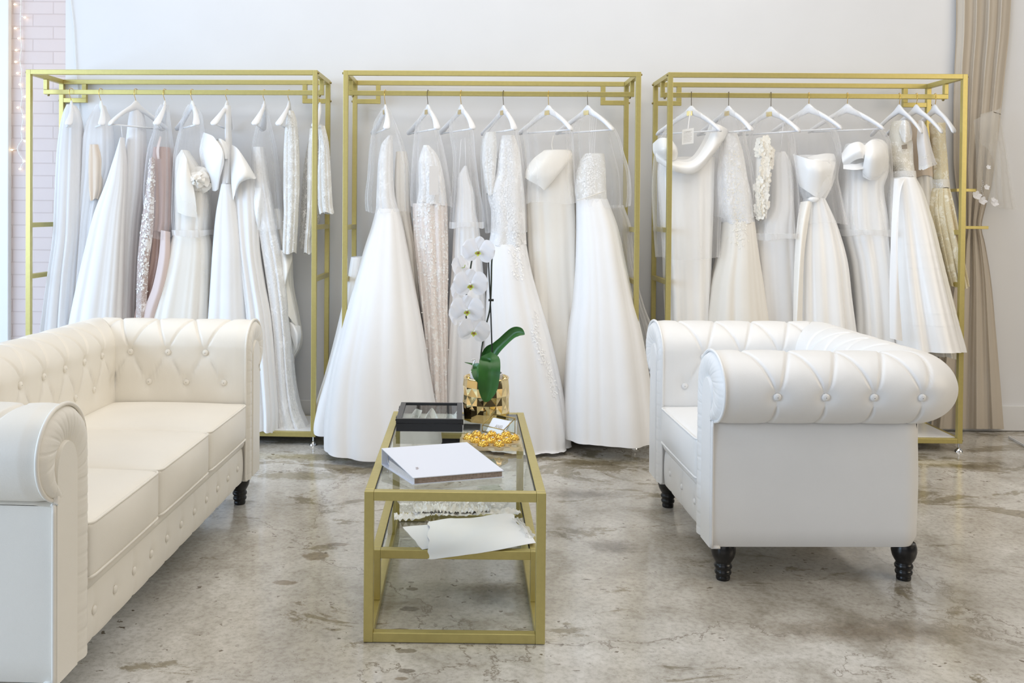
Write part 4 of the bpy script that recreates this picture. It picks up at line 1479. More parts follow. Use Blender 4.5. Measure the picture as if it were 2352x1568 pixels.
for k in (0.06, 0.5, 0.94):
    c = bl + L * k + (flt - bl) * 0.085 + Z_ * 0.022
    u = (flt - bl) / np.linalg.norm(flt - bl)
    mesh('binder_ring', *tube([c + u * 0.014 * math.cos(a) + Z_ * 0.018 * math.sin(a) for a in np.linspace(0, 2 * PI, 22, endpoint=False)], 0.0014, 6, closed=True), 'chrome', bi)
# small faint script mark on the cover
Nc = np.cross(L, Dp + Z_ * (hbk - hfr))
Nc /= np.linalg.norm(Nc)
mk = []
for k, (a, bq) in enumerate(((0.135, 0.30), (0.128, 0.275), (0.122, 0.25))):
    q = flt + Z_ * (hfr + th) + L * a + (Dp + Z_ * (hbk - hfr)) * bq + Nc * 0.0004
    mk.append(tube([q + L * 0.012 * t + Dp * 0.008 * math.sin(9 * t + k) for t in np.linspace(0, 1 + 0.6 * (k % 2) + 1.2, 14)], 0.00045, 5))
MAT['rose_ink'] = simple('faded_rose_print', (0.62, 0.50, 0.46), rough=0.6)
mesh('cover_print', *join(mk), 'rose_ink', bi)

# ------------------------------------------------------------------ lower shelf: sheets and lace
MAT['paper'] = simple('white_tissue_paper', (0.95, 0.96, 0.99), rough=0.6)


from mathutils import noise as mnoise


def sheet(corners, z, nu=44, nv=36, wave=0.002, seed=0, droop=0.0):
    P = [onz(px, py, z) for px, py in corners]
    rs = random.Random(seed)
    f1, f2, p1_, p2_ = rs.uniform(4, 9), rs.uniform(4, 9), rs.uniform(0, 6), rs.uniform(0, 6)
    V = []
    for i in range(nu):
        for j in range(nv):
            u, v = i / (nu - 1), j / (nv - 1)
            p = P[0] * (1 - u) * (1 - v) + P[1] * u * (1 - v) + P[2] * u * v + P[3] * (1 - u) * v
            eu, ev = min(u, 1 - u), min(v, 1 - v)
            nz_ = mnoise.noise(Vector((u * 3.2 + seed * 7, v * 2.6, 0.3)))
            n2_ = mnoise.noise(Vector((u * 7.0, v * 6.0 + seed * 5, 1.7)))
            p = p + Z_ * (wave * (0.9 + 1.2 * nz_ + 0.5 * n2_) + 0.0008)
            jit = wave * 2.2 * max(0.0, 1 - min(eu, ev) / 0.12)
            if eu > 0.0 or ev > 0.0:
                p = p + np.array([n2_, nz_, 0]) * jit
            V.append(p)
    top = np.array(V)
    bot = top - Z_ * 0.0005
    nn = len(top)
    Fc = grid_faces(nu, nv) + [tuple(k + nn for k in reversed(q)) for q in grid_faces(nu, nv)]
    return np.vstack([top, bot]), Fc


SH = [([(925, 1211), (1060, 1196), (1130, 1238), (970, 1263)], ZS + 0.0005, 0.001, 'lowest white paper sheet, left corner sticking out of the pile on lower shelf', 'paper'),
      ([(1010, 1200), (1150, 1190), (1188, 1257), (1042, 1275)], ZS + 0.0022, 0.0012, 'white paper sheet, middle of the pile on the lower glass shelf', 'paper'),
      ([(985, 1199), (1175, 1184), (1232, 1250), (982, 1286)], ZS + 0.0042, 0.0055, 'large white tissue sheet, topmost of the pile on lower shelf, corner over rail', 'paper')]
for k, (cn, z, wv, lab, mt) in enumerate(SH):
    tag(mesh('paper_sheet', *sheet(cn, z, wave=wv, seed=k), mt), lab, 'paper', 'white sheets on the lower shelf')
tag(mesh('tulle_scrap', *sheet([(1178, 1192), (1195, 1196), (1236, 1238), (1205, 1236)], ZS + 0.007, wave=0.008, seed=9), 'tulle'), 'piece of sheer white tulle at the right of the paper pile, lower glass shelf', 'tulle')

rs = random.Random(5)


def ruffle(path, wid, z, amp, n=150, m=9, seed=0):
    P = crom(np.array([onz(px, py, z) for px, py in path]), n)
    rr = random.Random(seed)
    ph = [rr.uniform(0, 6) for _ in range(4)]
    V = []
    Tn = np.gradient(P, axis=0)
    for i in range(n):
        t = Tn[i] / np.linalg.norm(Tn[i])
        s = np.array([-t[1], t[0], 0])
        for j in range(m):
            k = j / (m - 1) - 0.5
            e = abs(k) * 2
            q_ = i / n * 26.0
            n1 = mnoise.noise(Vector((q_ * 0.8 + seed * 11, k * 1.5, 0.0)))
            n2 = mnoise.noise(Vector((q_ * 1.7, k * 4.0 + seed * 3, 2.0)))
            n3 = mnoise.noise(Vector((q_ * 4.0, 3.0 * k + seed, 4.0)))
            w = wid * (1 + 0.55 * n1 + 0.28 * e * n2 + 0.06 * e * n3)
            h = max(0.0, amp * (0.45 + 0.9 * n2 * (0.4 + 0.6 * e) + 0.5 * n1 + 0.10 * n3))
            V.append(P[i] + s * k * w + Z_ * (h + 0.001))
    return V, grid_faces(n, m)


la = thing('lace_trim', 'ruffled white lace trim lying across the lower glass shelf behind the papers', 'lace', onz(1045, 1180, ZS))
mesh('lace_band', *ruffle([(905, 1191), (950, 1190), (985, 1180), (1050, 1182), (1120, 1178), (1195, 1178)], 0.060, ZS + 0.001, 0.012, n=300, seed=1), 'lace', la)
mesh('lace_ruffle', *ruffle([(950, 1174), (1000, 1172), (1060, 1174), (1120, 1171)], 0.085, ZS + 0.004, 0.020, n=260, seed=7), 'lace', la)
tag(mesh('lace_cloth', *ruffle([(915, 1157), (980, 1152), (1050, 1154), (1110, 1150), (1165, 1156)], 0.12, ZS + 0.001, 0.006, n=200, seed=4), 'lace_open'), 'flat openwork white lace cloth at the back of the lower glass shelf', 'lace')

# ------------------------------------------------------------------ gowns
from mathutils.bvhtree import BVHTree
RACKV = {1: (0, 120, 2.45, 5.04), 2: (700, 120, 2.45, 5.0), 3: (1450, 120, 2.2395, 4.99)}


class G:
    """one rack's garments: photo measurements -> world points on the upright plane of the rail"""

    def __init__(s, k):
        s.ox, s.oy, s.sc, s.Y = RACKV[k]
        s.k = k

    def w(s, x, y, dy=0.0):
        return at(s.ox + x / s.sc, s.oy + y / s.sc, s.Y + dy)


def loft(g, rows, yoff=(0, 0), dep=(0.08, 0.16), folds=((7, 1, 0.3),), amp=(0.0, 0.08), nlev=60, nseg=110, seed=0, zmin=None, drift=0.5, sq=0.8, start=0.0, dpow=0.8):
    rs = random.Random(seed)
    ys = np.array([r[0] for r in rows], float)
    t = np.linspace(0, 1, nlev)
    yi = ys[0] + (ys[-1] - ys[0]) * t
    xl = pchip(ys, [r[1] for r in rows], yi)
    xr = pchip(ys, [r[2] for r in rows], yi)
    V = []
    ph = [rs.uniform(-drift, drift) for _ in folds]
    wsum = sum(abs(f[1]) for f in folds)
    for i in range(nlev):
        tt = t[i]
        yo = yoff[0] + (yoff[1] - yoff[0]) * tt
        dp = dep[0] + (dep[1] - dep[0]) * tt ** dpow
        L, R = g.w(xl[i], yi[i], yo), g.w(xr[i], yi[i], yo)
        c = (L + R) / 2
        a = (R[0] - L[0]) / 2
        A = 1.9 * (amp[0] + (amp[1] - amp[0]) * max(0, (tt - start) / (1 - start)) ** 0.8)
        for k in range(nseg):
            th = 2 * PI * k / nseg
            ct, st = math.cos(th), math.sin(th)
            ex = math.copysign(abs(ct) ** sq, ct)
            ey = math.copysign(abs(st) ** sq, st)
            f = 0
            for (kk, ww, p0), dr in zip(folds, ph):
                f += ww * (1.3 * abs(math.sin(kk * th * 0.85 + p0 + dr * tt)) - 0.8)
            f /= wsum
            q = 1 + A * f
            z = c[2] + (R[2] - L[2]) * 0.5 * ex
            if i == nlev - 1:
                z += 0.006 * math.sin(3 * th + seed)
            z = z if zmin is None else max(z, zmin + 0.001 * (k % 3))
            V.append((c[0] + a * ex * (1 + A * 0.45 * f), c[1] + dp * ey * q, z))
    return np.array(V), grid_faces(nlev, nseg, cv=True)


def patch(g, curves, nu=30, nv=26, thick=0.0):
    C = [crom(np.array([g.w(*p) for p in c]), nv) for c in curves]
    C = np.array(C)
    V = np.array([crom(C[:, j], nu) for j in range(nv)])       # nv x nu x 3
    V = V.transpose(1, 0, 2).reshape(-1, 3)
    return V, grid_faces(nu, nv)


def bvh_of(parts):
    V, Fc = join(parts)
    return BVHTree.FromPolygons([Vector(v) for v in V], Fc)


def scatter(g, bv, path, count, spread, size, seed=0, kind='leaf', lift=0.002):
    """lace motifs sewn onto the cloth along a line of photo measurements"""
    rs = random.Random(seed)
    SMALL = 0.62 if size < 0.03 else 0.75
    count = int(count * 1.7)
    P = np.array(path, float)
    V, Fc = [], []
    for _ in range(count):
        t = rs.random() * (len(P) - 1)
        i = min(int(t), len(P) - 2)
        q = P[i] + (P[i + 1] - P[i]) * (t - i)
        x, y = q[0] + rs.gauss(0, spread), q[1] + rs.gauss(0, spread)
        tgt = g.w(x, y)
        d = Vector(tgt - EYE).normalized()
        hit, nn, _i, _d = bv.ray_cast(Vector(EYE), d)
        if hit is None:
            continue
        if nn.dot(d) > 0:
            nn = -nn
        n3, h3 = np.array(nn), np.array(hit)
        a = np.cross(n3, [0, 0, 1.0])
        if np.linalg.norm(a) < 1e-4:
            continue
        a /= np.linalg.norm(a)
        b = np.cross(n3, a)
        h3 = h3 + n3 * (lift * 0.6 + rs.random() * 0.0015)
        s = size * SMALL * rs.uniform(0.6, 1.25)
        npet = 5 if (kind == 'flower' or (kind == 'mix' and rs.random() < 0.4)) else 1
        a0 = rs.uniform(0, 2 * PI)
        for k in range(npet):
            an = a0 + 2 * PI * k / 5
            u = a * math.cos(an) + b * math.sin(an)
            v = -a * math.sin(an) + b * math.cos(an)
            n0 = len(V)
            ln, wd = (s * 0.55, s * 0.26) if npet == 5 else (s, s * 0.24)
            cu_ = 0.06 * s
            V += [h3, h3 + u * ln * 0.4 + v * wd * 0.85 + n3 * cu_, h3 + u * ln * 0.75 + v * wd * 0.8 + n3 * cu_, h3 + u * ln + n3 * cu_ * 1.6, h3 + u * ln * 0.75 - v * wd * 0.8 + n3 * cu_, h3 + u * ln * 0.4 - v * wd * 0.85 + n3 * cu_]
            Fc += [(n0, n0 + 1, n0 + 5), (n0 + 1, n0 + 2, n0 + 4, n0 + 5), (n0 + 2, n0 + 3, n0 + 4)]
    return np.array(V), Fc


RNAME = {1: 'left', 2: 'middle', 3: 'right'}


def dress(g, name, label, cat, hx, y0, group=None):
    p = g.w(hx, y0)
    return thing(name, label, cat, (p[0], g.Y, 0.08), 0.0, group or 'white gowns on the %s rack' % RNAME[g.k])


def hanger(g, hx, ytop, ang, label, half=0.195, drop=0.115, hook='gold_wire', plate=False, lower=True):
    """hook over the rail at photo x = hx; neck at photo y = ytop; bar turned by ang degrees out of the rack plane"""
    nk = g.w(hx, ytop)
    t = thing('clothes_hanger', label, 'hanger', (nk[0], g.Y, nk[2] - drop), 0.0, 'hangers on the %s rack' % RNAME[g.k])
    zr = 1.898
    x, Y = nk[0], g.Y
    ls = 0.004
    hk = [(x, Y, nk[2] - 0.012), (x, Y - 0.002, nk[2] + 0.018), (x - ls, Y - 0.016, zr - 0.030), (x - ls, Y - 0.0162, zr - 0.008), (x - ls * 0.5, Y - 0.0125, zr + 0.0035), (x, Y, zr + 0.0055),
          (x + ls * 0.5, Y + 0.0125, zr + 0.0035), (x + ls, Y + 0.0165, zr - 0.012)]
    mesh('hook', *tube(crom(np.array(hk), 40), 0.0017, 8), hook, t)
    ca, sa = math.cos(math.radians(ang)), math.sin(math.radians(ang))
    d = np.array([ca, -sa, 0])               # positive end toward the room
    pn = np.array([sa, ca, 0])
    n = 41
    V = []
    for i in range(n):
        s = -1 + 2 * i / (n - 1)
        e = abs(s)
        z = nk[2] - 0.016 - drop * (0.10 * e + 0.90 * e ** 1.35) + 0.010 * math.exp(-(e / 0.12) ** 2)
        hh = 0.017 - 0.005 * e + 0.010 * math.exp(-(e / 0.16) ** 2)
        ww = 0.008 + 0.013 * e ** 1.5
        if e > 0.985:
            hh *= 0.5
            ww *= 0.5
        c = np.array([x, Y, z]) + d * s * half - pn * 0.032 * s * s
        for k in range(12):
            a = 2 * PI * k / 12
            V.append(c + pn * ww * math.cos(a) + Z_ * hh * math.sin(a))
    Fc = grid_faces(n, 12, cv=True) + [tuple(range(12)), tuple(range((n - 1) * 12, n * 12))[::-1]]
    mesh('shoulder_bar', V, Fc, 'hanger', t)
    if lower:
        zl = nk[2] - 0.016 - drop * 0.98
        mesh('cross_bar', *tube([np.array([x, Y, zl]) - d * half * 0.9 - pn * 0.026, np.array([x, Y, zl]) + d * half * 0.9 - pn * 0.026], 0.0045, 8), 'hanger', t)
    if plate:
        c = np.array([x, Y, nk[2] - 0.024]) - pn * 0.0105 - d * 0.004
        hw, hh = 0.017, 0.0125
        q = [c - d * hw - Z_ * hh, c + d * hw - Z_ * hh, c + d * hw + Z_ * hh, c - d * hw + Z_ * hh]
        mesh('gold_plate', [*q, *[p + pn * 0.002 for p in q]], [(0, 1, 2, 3), (7, 6, 5, 4), (0, 4, 5, 1), (2, 6, 7, 3), (1, 5, 6, 2), (0, 3, 7, 4)], 'plate', t, smooth=False)
    return t


def cover(g, rows, label, yoff=0.0, dep=(0.05, 0.13), hem=False, seed=0, amp=0.08, mat='sheer'):
    v, f = loft(g, rows, (yoff, yoff), dep, ((5, 1, seed), (8, 0.6, seed * 2)), (0.02, amp), 44, 90, seed)
    o = mesh('garment_cover', v, f, mat)
    tag(o, label, 'garment cover', 'sheer garment covers on the %s rack' % RNAME[g.k])
    if hem:
        y1 = rows[-1][0]
        V = v.reshape(44, 90, 3)
        last = V[-1]
        cc = last.mean(0)
        r1 = cc + (last - cc) * np.array([1.015, 1.015, 1])
        r0 = V[-3]
        r0 = cc * [1, 1, 0] + (r0 - cc * [1, 1, 0]) * np.array([1.015, 1.015, 1])
        mesh('hem', np.vstack([r0, r1]), grid_faces(2, 90, cv=True), 'tulle', o)
    return o


# ================================================================== left rack
g = G(1)
H1 = 'white hanger with gold hook holding the %s, left rack'
hanger(g, 402, 290, 62, H1 % 'leftmost plain white gown', half=0.19)
t = dress(g, 'bridal_gown', 'plain white chiffon gown, leftmost on the left rack, next to the pink brick', 'wedding dress', 402, 300)
v, f = loft(g, [(298, 388, 418), (330, 370, 440), (420, 347, 460), (600, 330, 468), (800, 326, 470), (1000, 322, 470), (1250, 295, 455), (1480, 268, 450), (1800, 235, 470), (2080, 210, 490)],
            (0.02, 0.03), (0.05, 0.19), ((6, 1, 0.4), (11, 0.5, 1.0)), (0.02, 0.12), seed=1)
mesh('gown_body', v, f, 'chiffon', t)
v, f = loft(g, [(330, 380, 432), (500, 350, 450), (800, 342, 455), (1200, 320, 440), (1600, 270, 455), (2070, 225, 480)], (0.03, 0.04), (0.03, 0.14), ((5, 1, 0.9),), (0.02, 0.08), seed=2)
mesh('lining', v, f, 'crepe', t)

hanger(g, 568, 290, 58, H1 % 'nude-lined chiffon gown', half=0.19)
t = dress(g, 'bridal_gown', 'white chiffon gown with a see-through nude bodice, second on the left rack', 'wedding dress', 568, 300)
v, f = loft(g, [(298, 553, 583), (400, 492, 624), (500, 470, 636), (640, 464, 640), (800, 462, 600), (1000, 452, 570), (1250, 438, 560), (1480, 415, 560), (2080, 370, 600)],
            (0.05, 0.06), (0.05, 0.15), ((6, 1, 0.2), (9, 0.6, 2)), (0.03, 0.12), seed=3)
mesh('chiffon_layer', v, f, 'chiffon', t)
v, f = loft(g, [(520, 508, 560), (620, 500, 582), (760, 505, 578), (830, 520, 560)], (0.0, 0.0), (0.03, 0.05), ((4, 1, 0),), (0.05, 0.1), nlev=20, seed=4)
mesh('bodice', v, f, 'nude', t)

hanger(g, 765, 290, -56, H1 % 'wide-skirted white gown', half=0.19)
t = dress(g, 'bridal_gown', 'white gown, wide triangular skirt looped up to its hanger, third on left rack', 'wedding dress', 765, 300)
v, f = loft(g, [(300, 752, 790), (350, 735, 806), (450, 722, 816), (700, 705, 820), (1000, 690, 795), (1480, 680, 780), (2080, 660, 810)], (0.05, 0.05), (0.05, 0.16), ((5, 1, 0.8), (9, 0.4, 0)), (0.02, 0.09), seed=5)
mesh('bodice', v, f, 'chiffon', t)
v, f = loft(g, [(480, 684, 693), (600, 645, 708), (750, 595, 713), (900, 538, 708), (1100, 488, 702), (1300, 444, 698), (1480, 408, 692), (1800, 355, 700), (2080, 315, 710)],
            (-0.05, -0.09), (0.03, 0.14), ((5, 1, 0.2), (8, 0.7, 1)), (0.02, 0.11), seed=6)
mesh('skirt', v, f, 'crepe', t)
mesh('hanging_loop', *tube([g.w(682, 415, -0.05), g.w(690, 490, -0.05)], 0.0018, 6), 'white_ribbon', t)

hanger(g, 928, 290, 76, H1 % 'blush and lace gown', half=0.19)
t = dress(g, 'bridal_gown', 'rose-taupe gown with white lace edging and pink skirt, fourth on left rack', 'wedding dress', 928, 300)
parts = []
v, f = loft(g, [(535, 868, 955), (600, 862, 968), (700, 868, 974), (850, 872, 976), (950, 868, 974), (1010, 862, 962)], (0, 0), (0.05, 0.08), ((4, 1, 0.4), (7, 0.5, 1)), (0.05, 0.12), nlev=36, seed=7)
mesh('bodice', v, f, 'mauve', t)
v, f = loft(g, [(1000, 858, 930), (1150, 848, 930), (1300, 815, 905), (1480, 775, 870), (2080, 720, 860)], (0, 0), (0.07, 0.13), ((6, 1, 0.1),), (0.05, 0.14), seed=8)
mesh('skirt', v, f, 'mauve', t)
v, f = patch(g, [[(905, 1000, -0.09), (893, 1150, -0.11), (858, 1320, -0.12), (800, 1480, -0.12), (740, 1750, -0.12)],
                 [(930, 1005, -0.12), (925, 1160, -0.14), (893, 1330, -0.15), (845, 1480, -0.15), (790, 1750, -0.15)],
                 [(958, 1010, -0.09), (955, 1150, -0.11), (935, 1320, -0.12), (885, 1480, -0.12), (835, 1750, -0.12)]], 20, 40)
mesh('chiffon_panel', v, f, 'pink', t)
v, f = patch(g, [[(840, 600, -0.08), (818, 800, -0.09), (790, 1000, -0.10), (772, 1200, -0.11), (764, 1480, -0.12), (750, 1700, -0.12)],
                 [(856, 590, -0.10), (842, 800, -0.11), (826, 1000, -0.12), (805, 1200, -0.13), (790, 1480, -0.14), (780, 1700, -0.14)],
                 [(872, 600, -0.08), (868, 800, -0.09), (862, 1000, -0.10), (838, 1200, -0.11), (822, 1480, -0.12), (810, 1700, -0.12)]], 16, 60)
mesh('lace_edge', v, f, 'lace_taupe', t)
bv = bvh_of([(v, f)])
mesh('lace_applique', *scatter(g, bv, [(850, 620), (840, 800), (828, 950), (815, 1050), (805, 1200), (795, 1350)], 210, 14, 0.018, 1, 'mix'), 'applique', t)
mesh('strap', *patch(g, [[(900, 470, -0.05), (880, 545, -0.06), (885, 600, -0.06)], [(908, 480, -0.05), (895, 548, -0.07), (898, 600, -0.07)]], 6, 14), 'blush', t)
cover(g, [(296, 915, 940), (345, 884, 948), (440, 872, 958), (560, 838, 972), (800, 820, 982), (1000, 842, 978), (1045, 850, 968)], 'sheer cover over the rose-taupe gown, fourth on the left rack', 0.0, (0.05, 0.14), seed=1)

hanger(g, 1082, 290, 58, H1 % 'ruffle-fronted cream gown', half=0.19)
t = dress(g, 'bridal_gown', 'cream gown with large fabric ruffle on the bodice, fifth on left rack', 'wedding dress', 1082, 300)
v, f = loft(g, [(552, 1028, 1056), (600, 995, 1090), (680, 988, 1140), (760, 988, 1170), (900, 990, 1176), (1010, 992, 1166)], (-0.01, -0.01), (0.05, 0.09), ((5, 1, 0.4),), (0.02, 0.06), nlev=40, seed=9)
mesh('bodice', v, f, 'ivory', t)
vs, fs = loft(g, [(1000, 988, 1168), (1100, 962, 1186), (1200, 938, 1190), (1330, 905, 1190), (1480, 868, 1190), (2080, 790, 1230)], (-0.02, -0.06), (0.09, 0.17), ((6, 1, 0.5), (10, 0.6, 1.2)), (0.02, 0.10), seed=10)
mesh('skirt', vs, fs, 'ivory', t)
bv = bvh_of([(vs, fs)])
mesh('beaded_edge', *scatter(g, bv, [(1112, 1030), (1140, 1150), (1160, 1280), (1176, 1410)], 110, 9, 0.011, 2, 'leaf'), 'applique_iv', t)
mesh('beaded_edge', *scatter(g, bv, [(962, 1060), (945, 1180), (925, 1300), (912, 1390)], 60, 5, 0.011, 3, 'leaf'), 'applique_iv', t)
# fabric flower: spiral of wavy petals
rs = random.Random(2)
fl = []
for k in range(13):
    a0 = k * 2.4
    rr = 0.012 + 0.0052 * k
    c0 = g.w(1108, 722, -0.10) + np.array([0, 0.004 * k, 0])
    V = []
    for i in range(9):
        for j in range(12):
            aa = a0 + (j / 11 - 0.5) * 1.9
            r_ = rr * (0.25 + 0.95 * i / 8)
            lift = -0.040 + 0.045 * (i / 8) ** 1.5 * (k / 13) + 0.006 * math.sin(5 * aa + k)
            V.append(c0 + np.array([r_ * math.cos(aa), lift, r_ * math.sin(aa) * 0.95]))
    fl.append((np.array(V), grid_faces(9, 12)))
mesh('fabric_flower', *join(fl), 'ivory', t)
v, f = patch(g, [[(1030, 560, -0.08), (1000, 660, -0.09), (990, 780, -0.10), (1000, 900, -0.10)], [(1050, 600, -0.11), (1040, 700, -0.13), (1035, 800, -0.13), (1050, 920, -0.12)],
                 [(1060, 640, -0.10), (1085, 740, -0.12), (1100, 830, -0.13), (1110, 930, -0.11)]], 20, 20)
mesh('bodice_drape', v, f, 'ivory', t)
cover(g, [(296, 1068, 1096), (350, 1036, 1132), (450, 1012, 1146), (600, 984, 1164), (900, 980, 1182), (1000, 986, 1186), (1032, 990, 1188)], 'sheer cover over the cream gown with the fabric ruffle, left rack', 0.0, (0.05, 0.15), seed=2, hem=True)

hanger(g, 1278, 290, 88, H1 % 'wide-collared white gown', half=0.19)
t = dress(g, 'bridal_gown', 'white crepe gown with broad folded collar flaps, sixth on left rack', 'wedding dress', 1278, 300)
v, f = loft(g, [(300, 1270, 1296), (480, 1270, 1300), (600, 1262, 1306), (745, 1252, 1304)], (-0.03, -0.03), (0.03, 0.06), ((3, 1, 0),), (0.02, 0.05), nlev=24, seed=11)
mesh('collar_band', v, f, 'crepe', t)
v, f = loft(g, [(742, 1250, 1302), (820, 1234, 1325), (900, 1220, 1342), (1100, 1202, 1374), (1300, 1190, 1388), (1480, 1178, 1402), (2080, 1120, 1470)], (-0.05, -0.10), (0.05, 0.15), ((4, 1, 0.3), (7, 0.5, 1)), (0.02, 0.07), seed=12)
mesh('skirt', v, f, 'crepe', t)
v, f = patch(g, [[(1145, 450, -0.02), (1122, 560, -0.02), (1150, 690, -0.02), (1188, 775, -0.03)], [(1195, 470, -0.10), (1180, 580, -0.11), (1190, 680, -0.10), (1200, 780, -0.06)],
                 [(1218, 495, -0.12), (1250, 560, -0.15), (1235, 660, -0.13), (1215, 780, -0.08)], [(1235, 500, -0.06), (1262, 605, -0.11), (1240, 700, -0.11), (1228, 770, -0.08)]], 26, 26)
mesh('collar_flap', v, f, 'satin', t)
v, f = patch(g, [[(1212, 492, -0.08), (1235, 540, -0.09), (1258, 600, -0.09)], [(1240, 486, -0.11), (1262, 545, -0.12), (1270, 600, -0.11)], [(1282, 512, -0.06), (1286, 560, -0.07), (1284, 600, -0.07)]], 14, 14)
mesh('collar_flap', v, f, 'satin', t)
v, f = patch(g, [[(1302, 520, -0.05), (1300, 640, -0.07), (1302, 740, -0.09), (1312, 835, -0.10)], [(1335, 540, -0.10), (1340, 630, -0.14), (1335, 700, -0.16), (1322, 800, -0.12)],
                 [(1385, 610, -0.10), (1390, 660, -0.15), (1372, 708, -0.17), (1345, 745, -0.13)], [(1442, 705, -0.06), (1435, 712, -0.10), (1405, 712, -0.13), (1365, 726, -0.12)]], 26, 26)
mesh('collar_flap', v, f, 'satin', t)
v, f = loft(g, [(712, 1318, 1448), (900, 1325, 1462), (1100, 1345, 1470), (1300, 1372, 1498), (1480, 1392, 1532), (1800, 1420, 1560), (2040, 1440, 1575), (2110, 1445, 1572)], (0.0, -0.12), (0.07, 0.13), ((7, 1, 0.6), (4, 0.6, 0)), (0.06, 0.14), seed=13)
mesh('train', v, f, 'crepe', t)
v, f = patch(g, [[(1440, 715, -0.02), (1422, 820, -0.06), (1425, 930, -0.06), (1450, 1050, -0.04)], [(1470, 770, -0.06), (1456, 850, -0.10), (1450, 940, -0.09), (1455, 1045, -0.05)],
                 [(1482, 790, -0.02), (1492, 850, -0.04), (1475, 950, -0.05), (1460, 1040, -0.04)]], 18, 24)
mesh('sash_end', v, f, 'satin', t)

hanger(g, 1488, 290, 84, H1 % 'trailing lace gown', half=0.19)
t = dress(g, 'bridal_gown', 'white lace gown, creased satin overskirt trailing onto the shelf, seventh on left rack', 'wedding dress', 1488, 300)
vs, fs = loft(g, [(535, 1428, 1488), (700, 1432, 1508), (850, 1442, 1535), (1000, 1458, 1562), (1200, 1490, 1600), (1400, 1520, 1625), (1600, 1545, 1640), (1800, 1556, 1655), (2000, 1562, 1690), (2100, 1566, 1735), (2125, 1570, 1745)],
              (0.02, -0.08), (0.05, 0.10), ((6, 1, 0.4), (9, 0.5, 0)), (0.03, 0.10), seed=14)
mesh('lace_layer', vs, fs, 'lace_white', t)
bv = bvh_of([(vs, fs)])
mesh('lace_applique', *scatter(g, bv, [(1525, 1050), (1545, 1250), (1575, 1400), (1600, 1600), (1620, 1800), (1640, 1960), (1690, 2095)], 240, 8, 0.012, 4, 'mix'), 'applique', t)
v, f = loft(g, [(880, 1535, 1590), (1000, 1545, 1625), (1130, 1550, 1642), (1300, 1555, 1648), (1480, 1572, 1680), (1620, 1580, 1698), (1660, 1585, 1690), (1740, 1590, 1650), (1850, 1595, 1648), (1990, 1600, 1645), (2070, 1610, 1712)],
            (0.08, 0.08), (0.05, 0.11), ((4, 1, 0.2), (7, 0.8, 1)), (0.05, 0.16), seed=15)
mesh('overskirt', v, f, 'ivory_satin', t)
v, f = patch(g, [[(1555, 1100, -0.02), (1580, 1200, -0.05), (1565, 1330, -0.06), (1572, 1420, -0.05)], [(1600, 1120, -0.05), (1615, 1240, -0.09), (1600, 1360, -0.06), (1620, 1480, -0.08)],
                 [(1640, 1130, -0.02), (1642, 1180, -0.04), (1620, 1260, -0.03), (1680, 1560, -0.04)]], 20, 24)
mesh('fold', v, f, 'ivory_satin', t)
v, f = patch(g, [[(1608, 1510, -0.03), (1640, 1600, -0.05), (1665, 1680, -0.04)], [(1640, 1520, -0.06), (1670, 1580, -0.08), (1672, 1660, -0.06)], [(1690, 1540, -0.02), (1694, 1600, -0.04), (1676, 1650, -0.03)]], 14, 14)
mesh('fold', v, f, 'satin', t)
cover(g, [(296, 1478, 1498), (400, 1450, 1522), (560, 1420, 1556), (800, 1436, 1582), (950, 1450, 1592), (1000, 1458, 1592)], 'sheer cover over the lace gown with the trailing satin overskirt, left rack', 0.02, (0.04, 0.14), seed=3)

hanger(g, 1627, 290, 88, H1 % 'long lace sleeves', half=0.17)
t = dress(g, 'lace_jacket', 'white lace jacket, long straight sleeve, left of the left rack front right post', 'lace jacket', 1627, 300, 'lace jackets on the left rack')
vs, fs = loft(g, [(330, 1626, 1650), (380, 1612, 1668), (450, 1604, 1676), (600, 1598, 1684), (750, 1597, 1685), (900, 1600, 1678), (1020, 1596, 1672), (1128, 1593, 1665)], (-0.05, -0.05), (0.03, 0.05), ((5, 1, 0),), (0.03, 0.09), nlev=60, seed=16)
mesh('sleeve', vs, fs, 'lace', t)
bv = bvh_of([(vs, fs)])
mesh('lace_applique', *scatter(g, bv, [(1640, 380), (1642, 600), (1640, 850), (1630, 1110)], 200, 17, 0.013, 5, 'mix'), 'applique', t)
vs, fs = loft(g, [(360, 1640, 1660), (500, 1630, 1680), (760, 1640, 1682), (960, 1642, 1672)], (0.06, 0.06), (0.04, 0.08), ((5, 1, 0),), (0.03, 0.09), nlev=30, seed=17)
mesh('jacket_body', vs, fs, 'lace_open', t)

hanger(g, 1800, 300, 80, H1 % 'scalloped lace jacket', half=0.17)
t = dress(g, 'lace_jacket', 'pale openwork lace jacket, scalloped cuffs, behind the left rack front right post', 'lace jacket', 1800, 310, 'lace jackets on the left rack')
vs, fs = loft(g, [(405, 1790, 1815), (480, 1745, 1840), (600, 1718, 1848), (800, 1700, 1840), (1000, 1692, 1780), (1100, 1690, 1765)], (0.06, 0.06), (0.03, 0.06), ((5, 1, 0),), (0.03, 0.12), nlev=40, seed=18)
mesh('jacket_body', vs, fs, 'lace_open', t)
vs, fs = loft(g, [(415, 1790, 1828), (520, 1795, 1850), (700, 1790, 1862), (850, 1792, 1870), (905, 1800, 1878)], (-0.03, -0.03), (0.03, 0.04), ((5, 1, 0),), (0.03, 0.10), nlev=40, seed=19)
mesh('sleeve', vs, fs, 'lace', t)
b1 = bvh_of([(vs, fs)])
mesh('lace_applique', *scatter(g, b1, [(1815, 440), (1830, 700), (1840, 895)], 90, 14, 0.013, 6, 'mix'), 'applique', t)
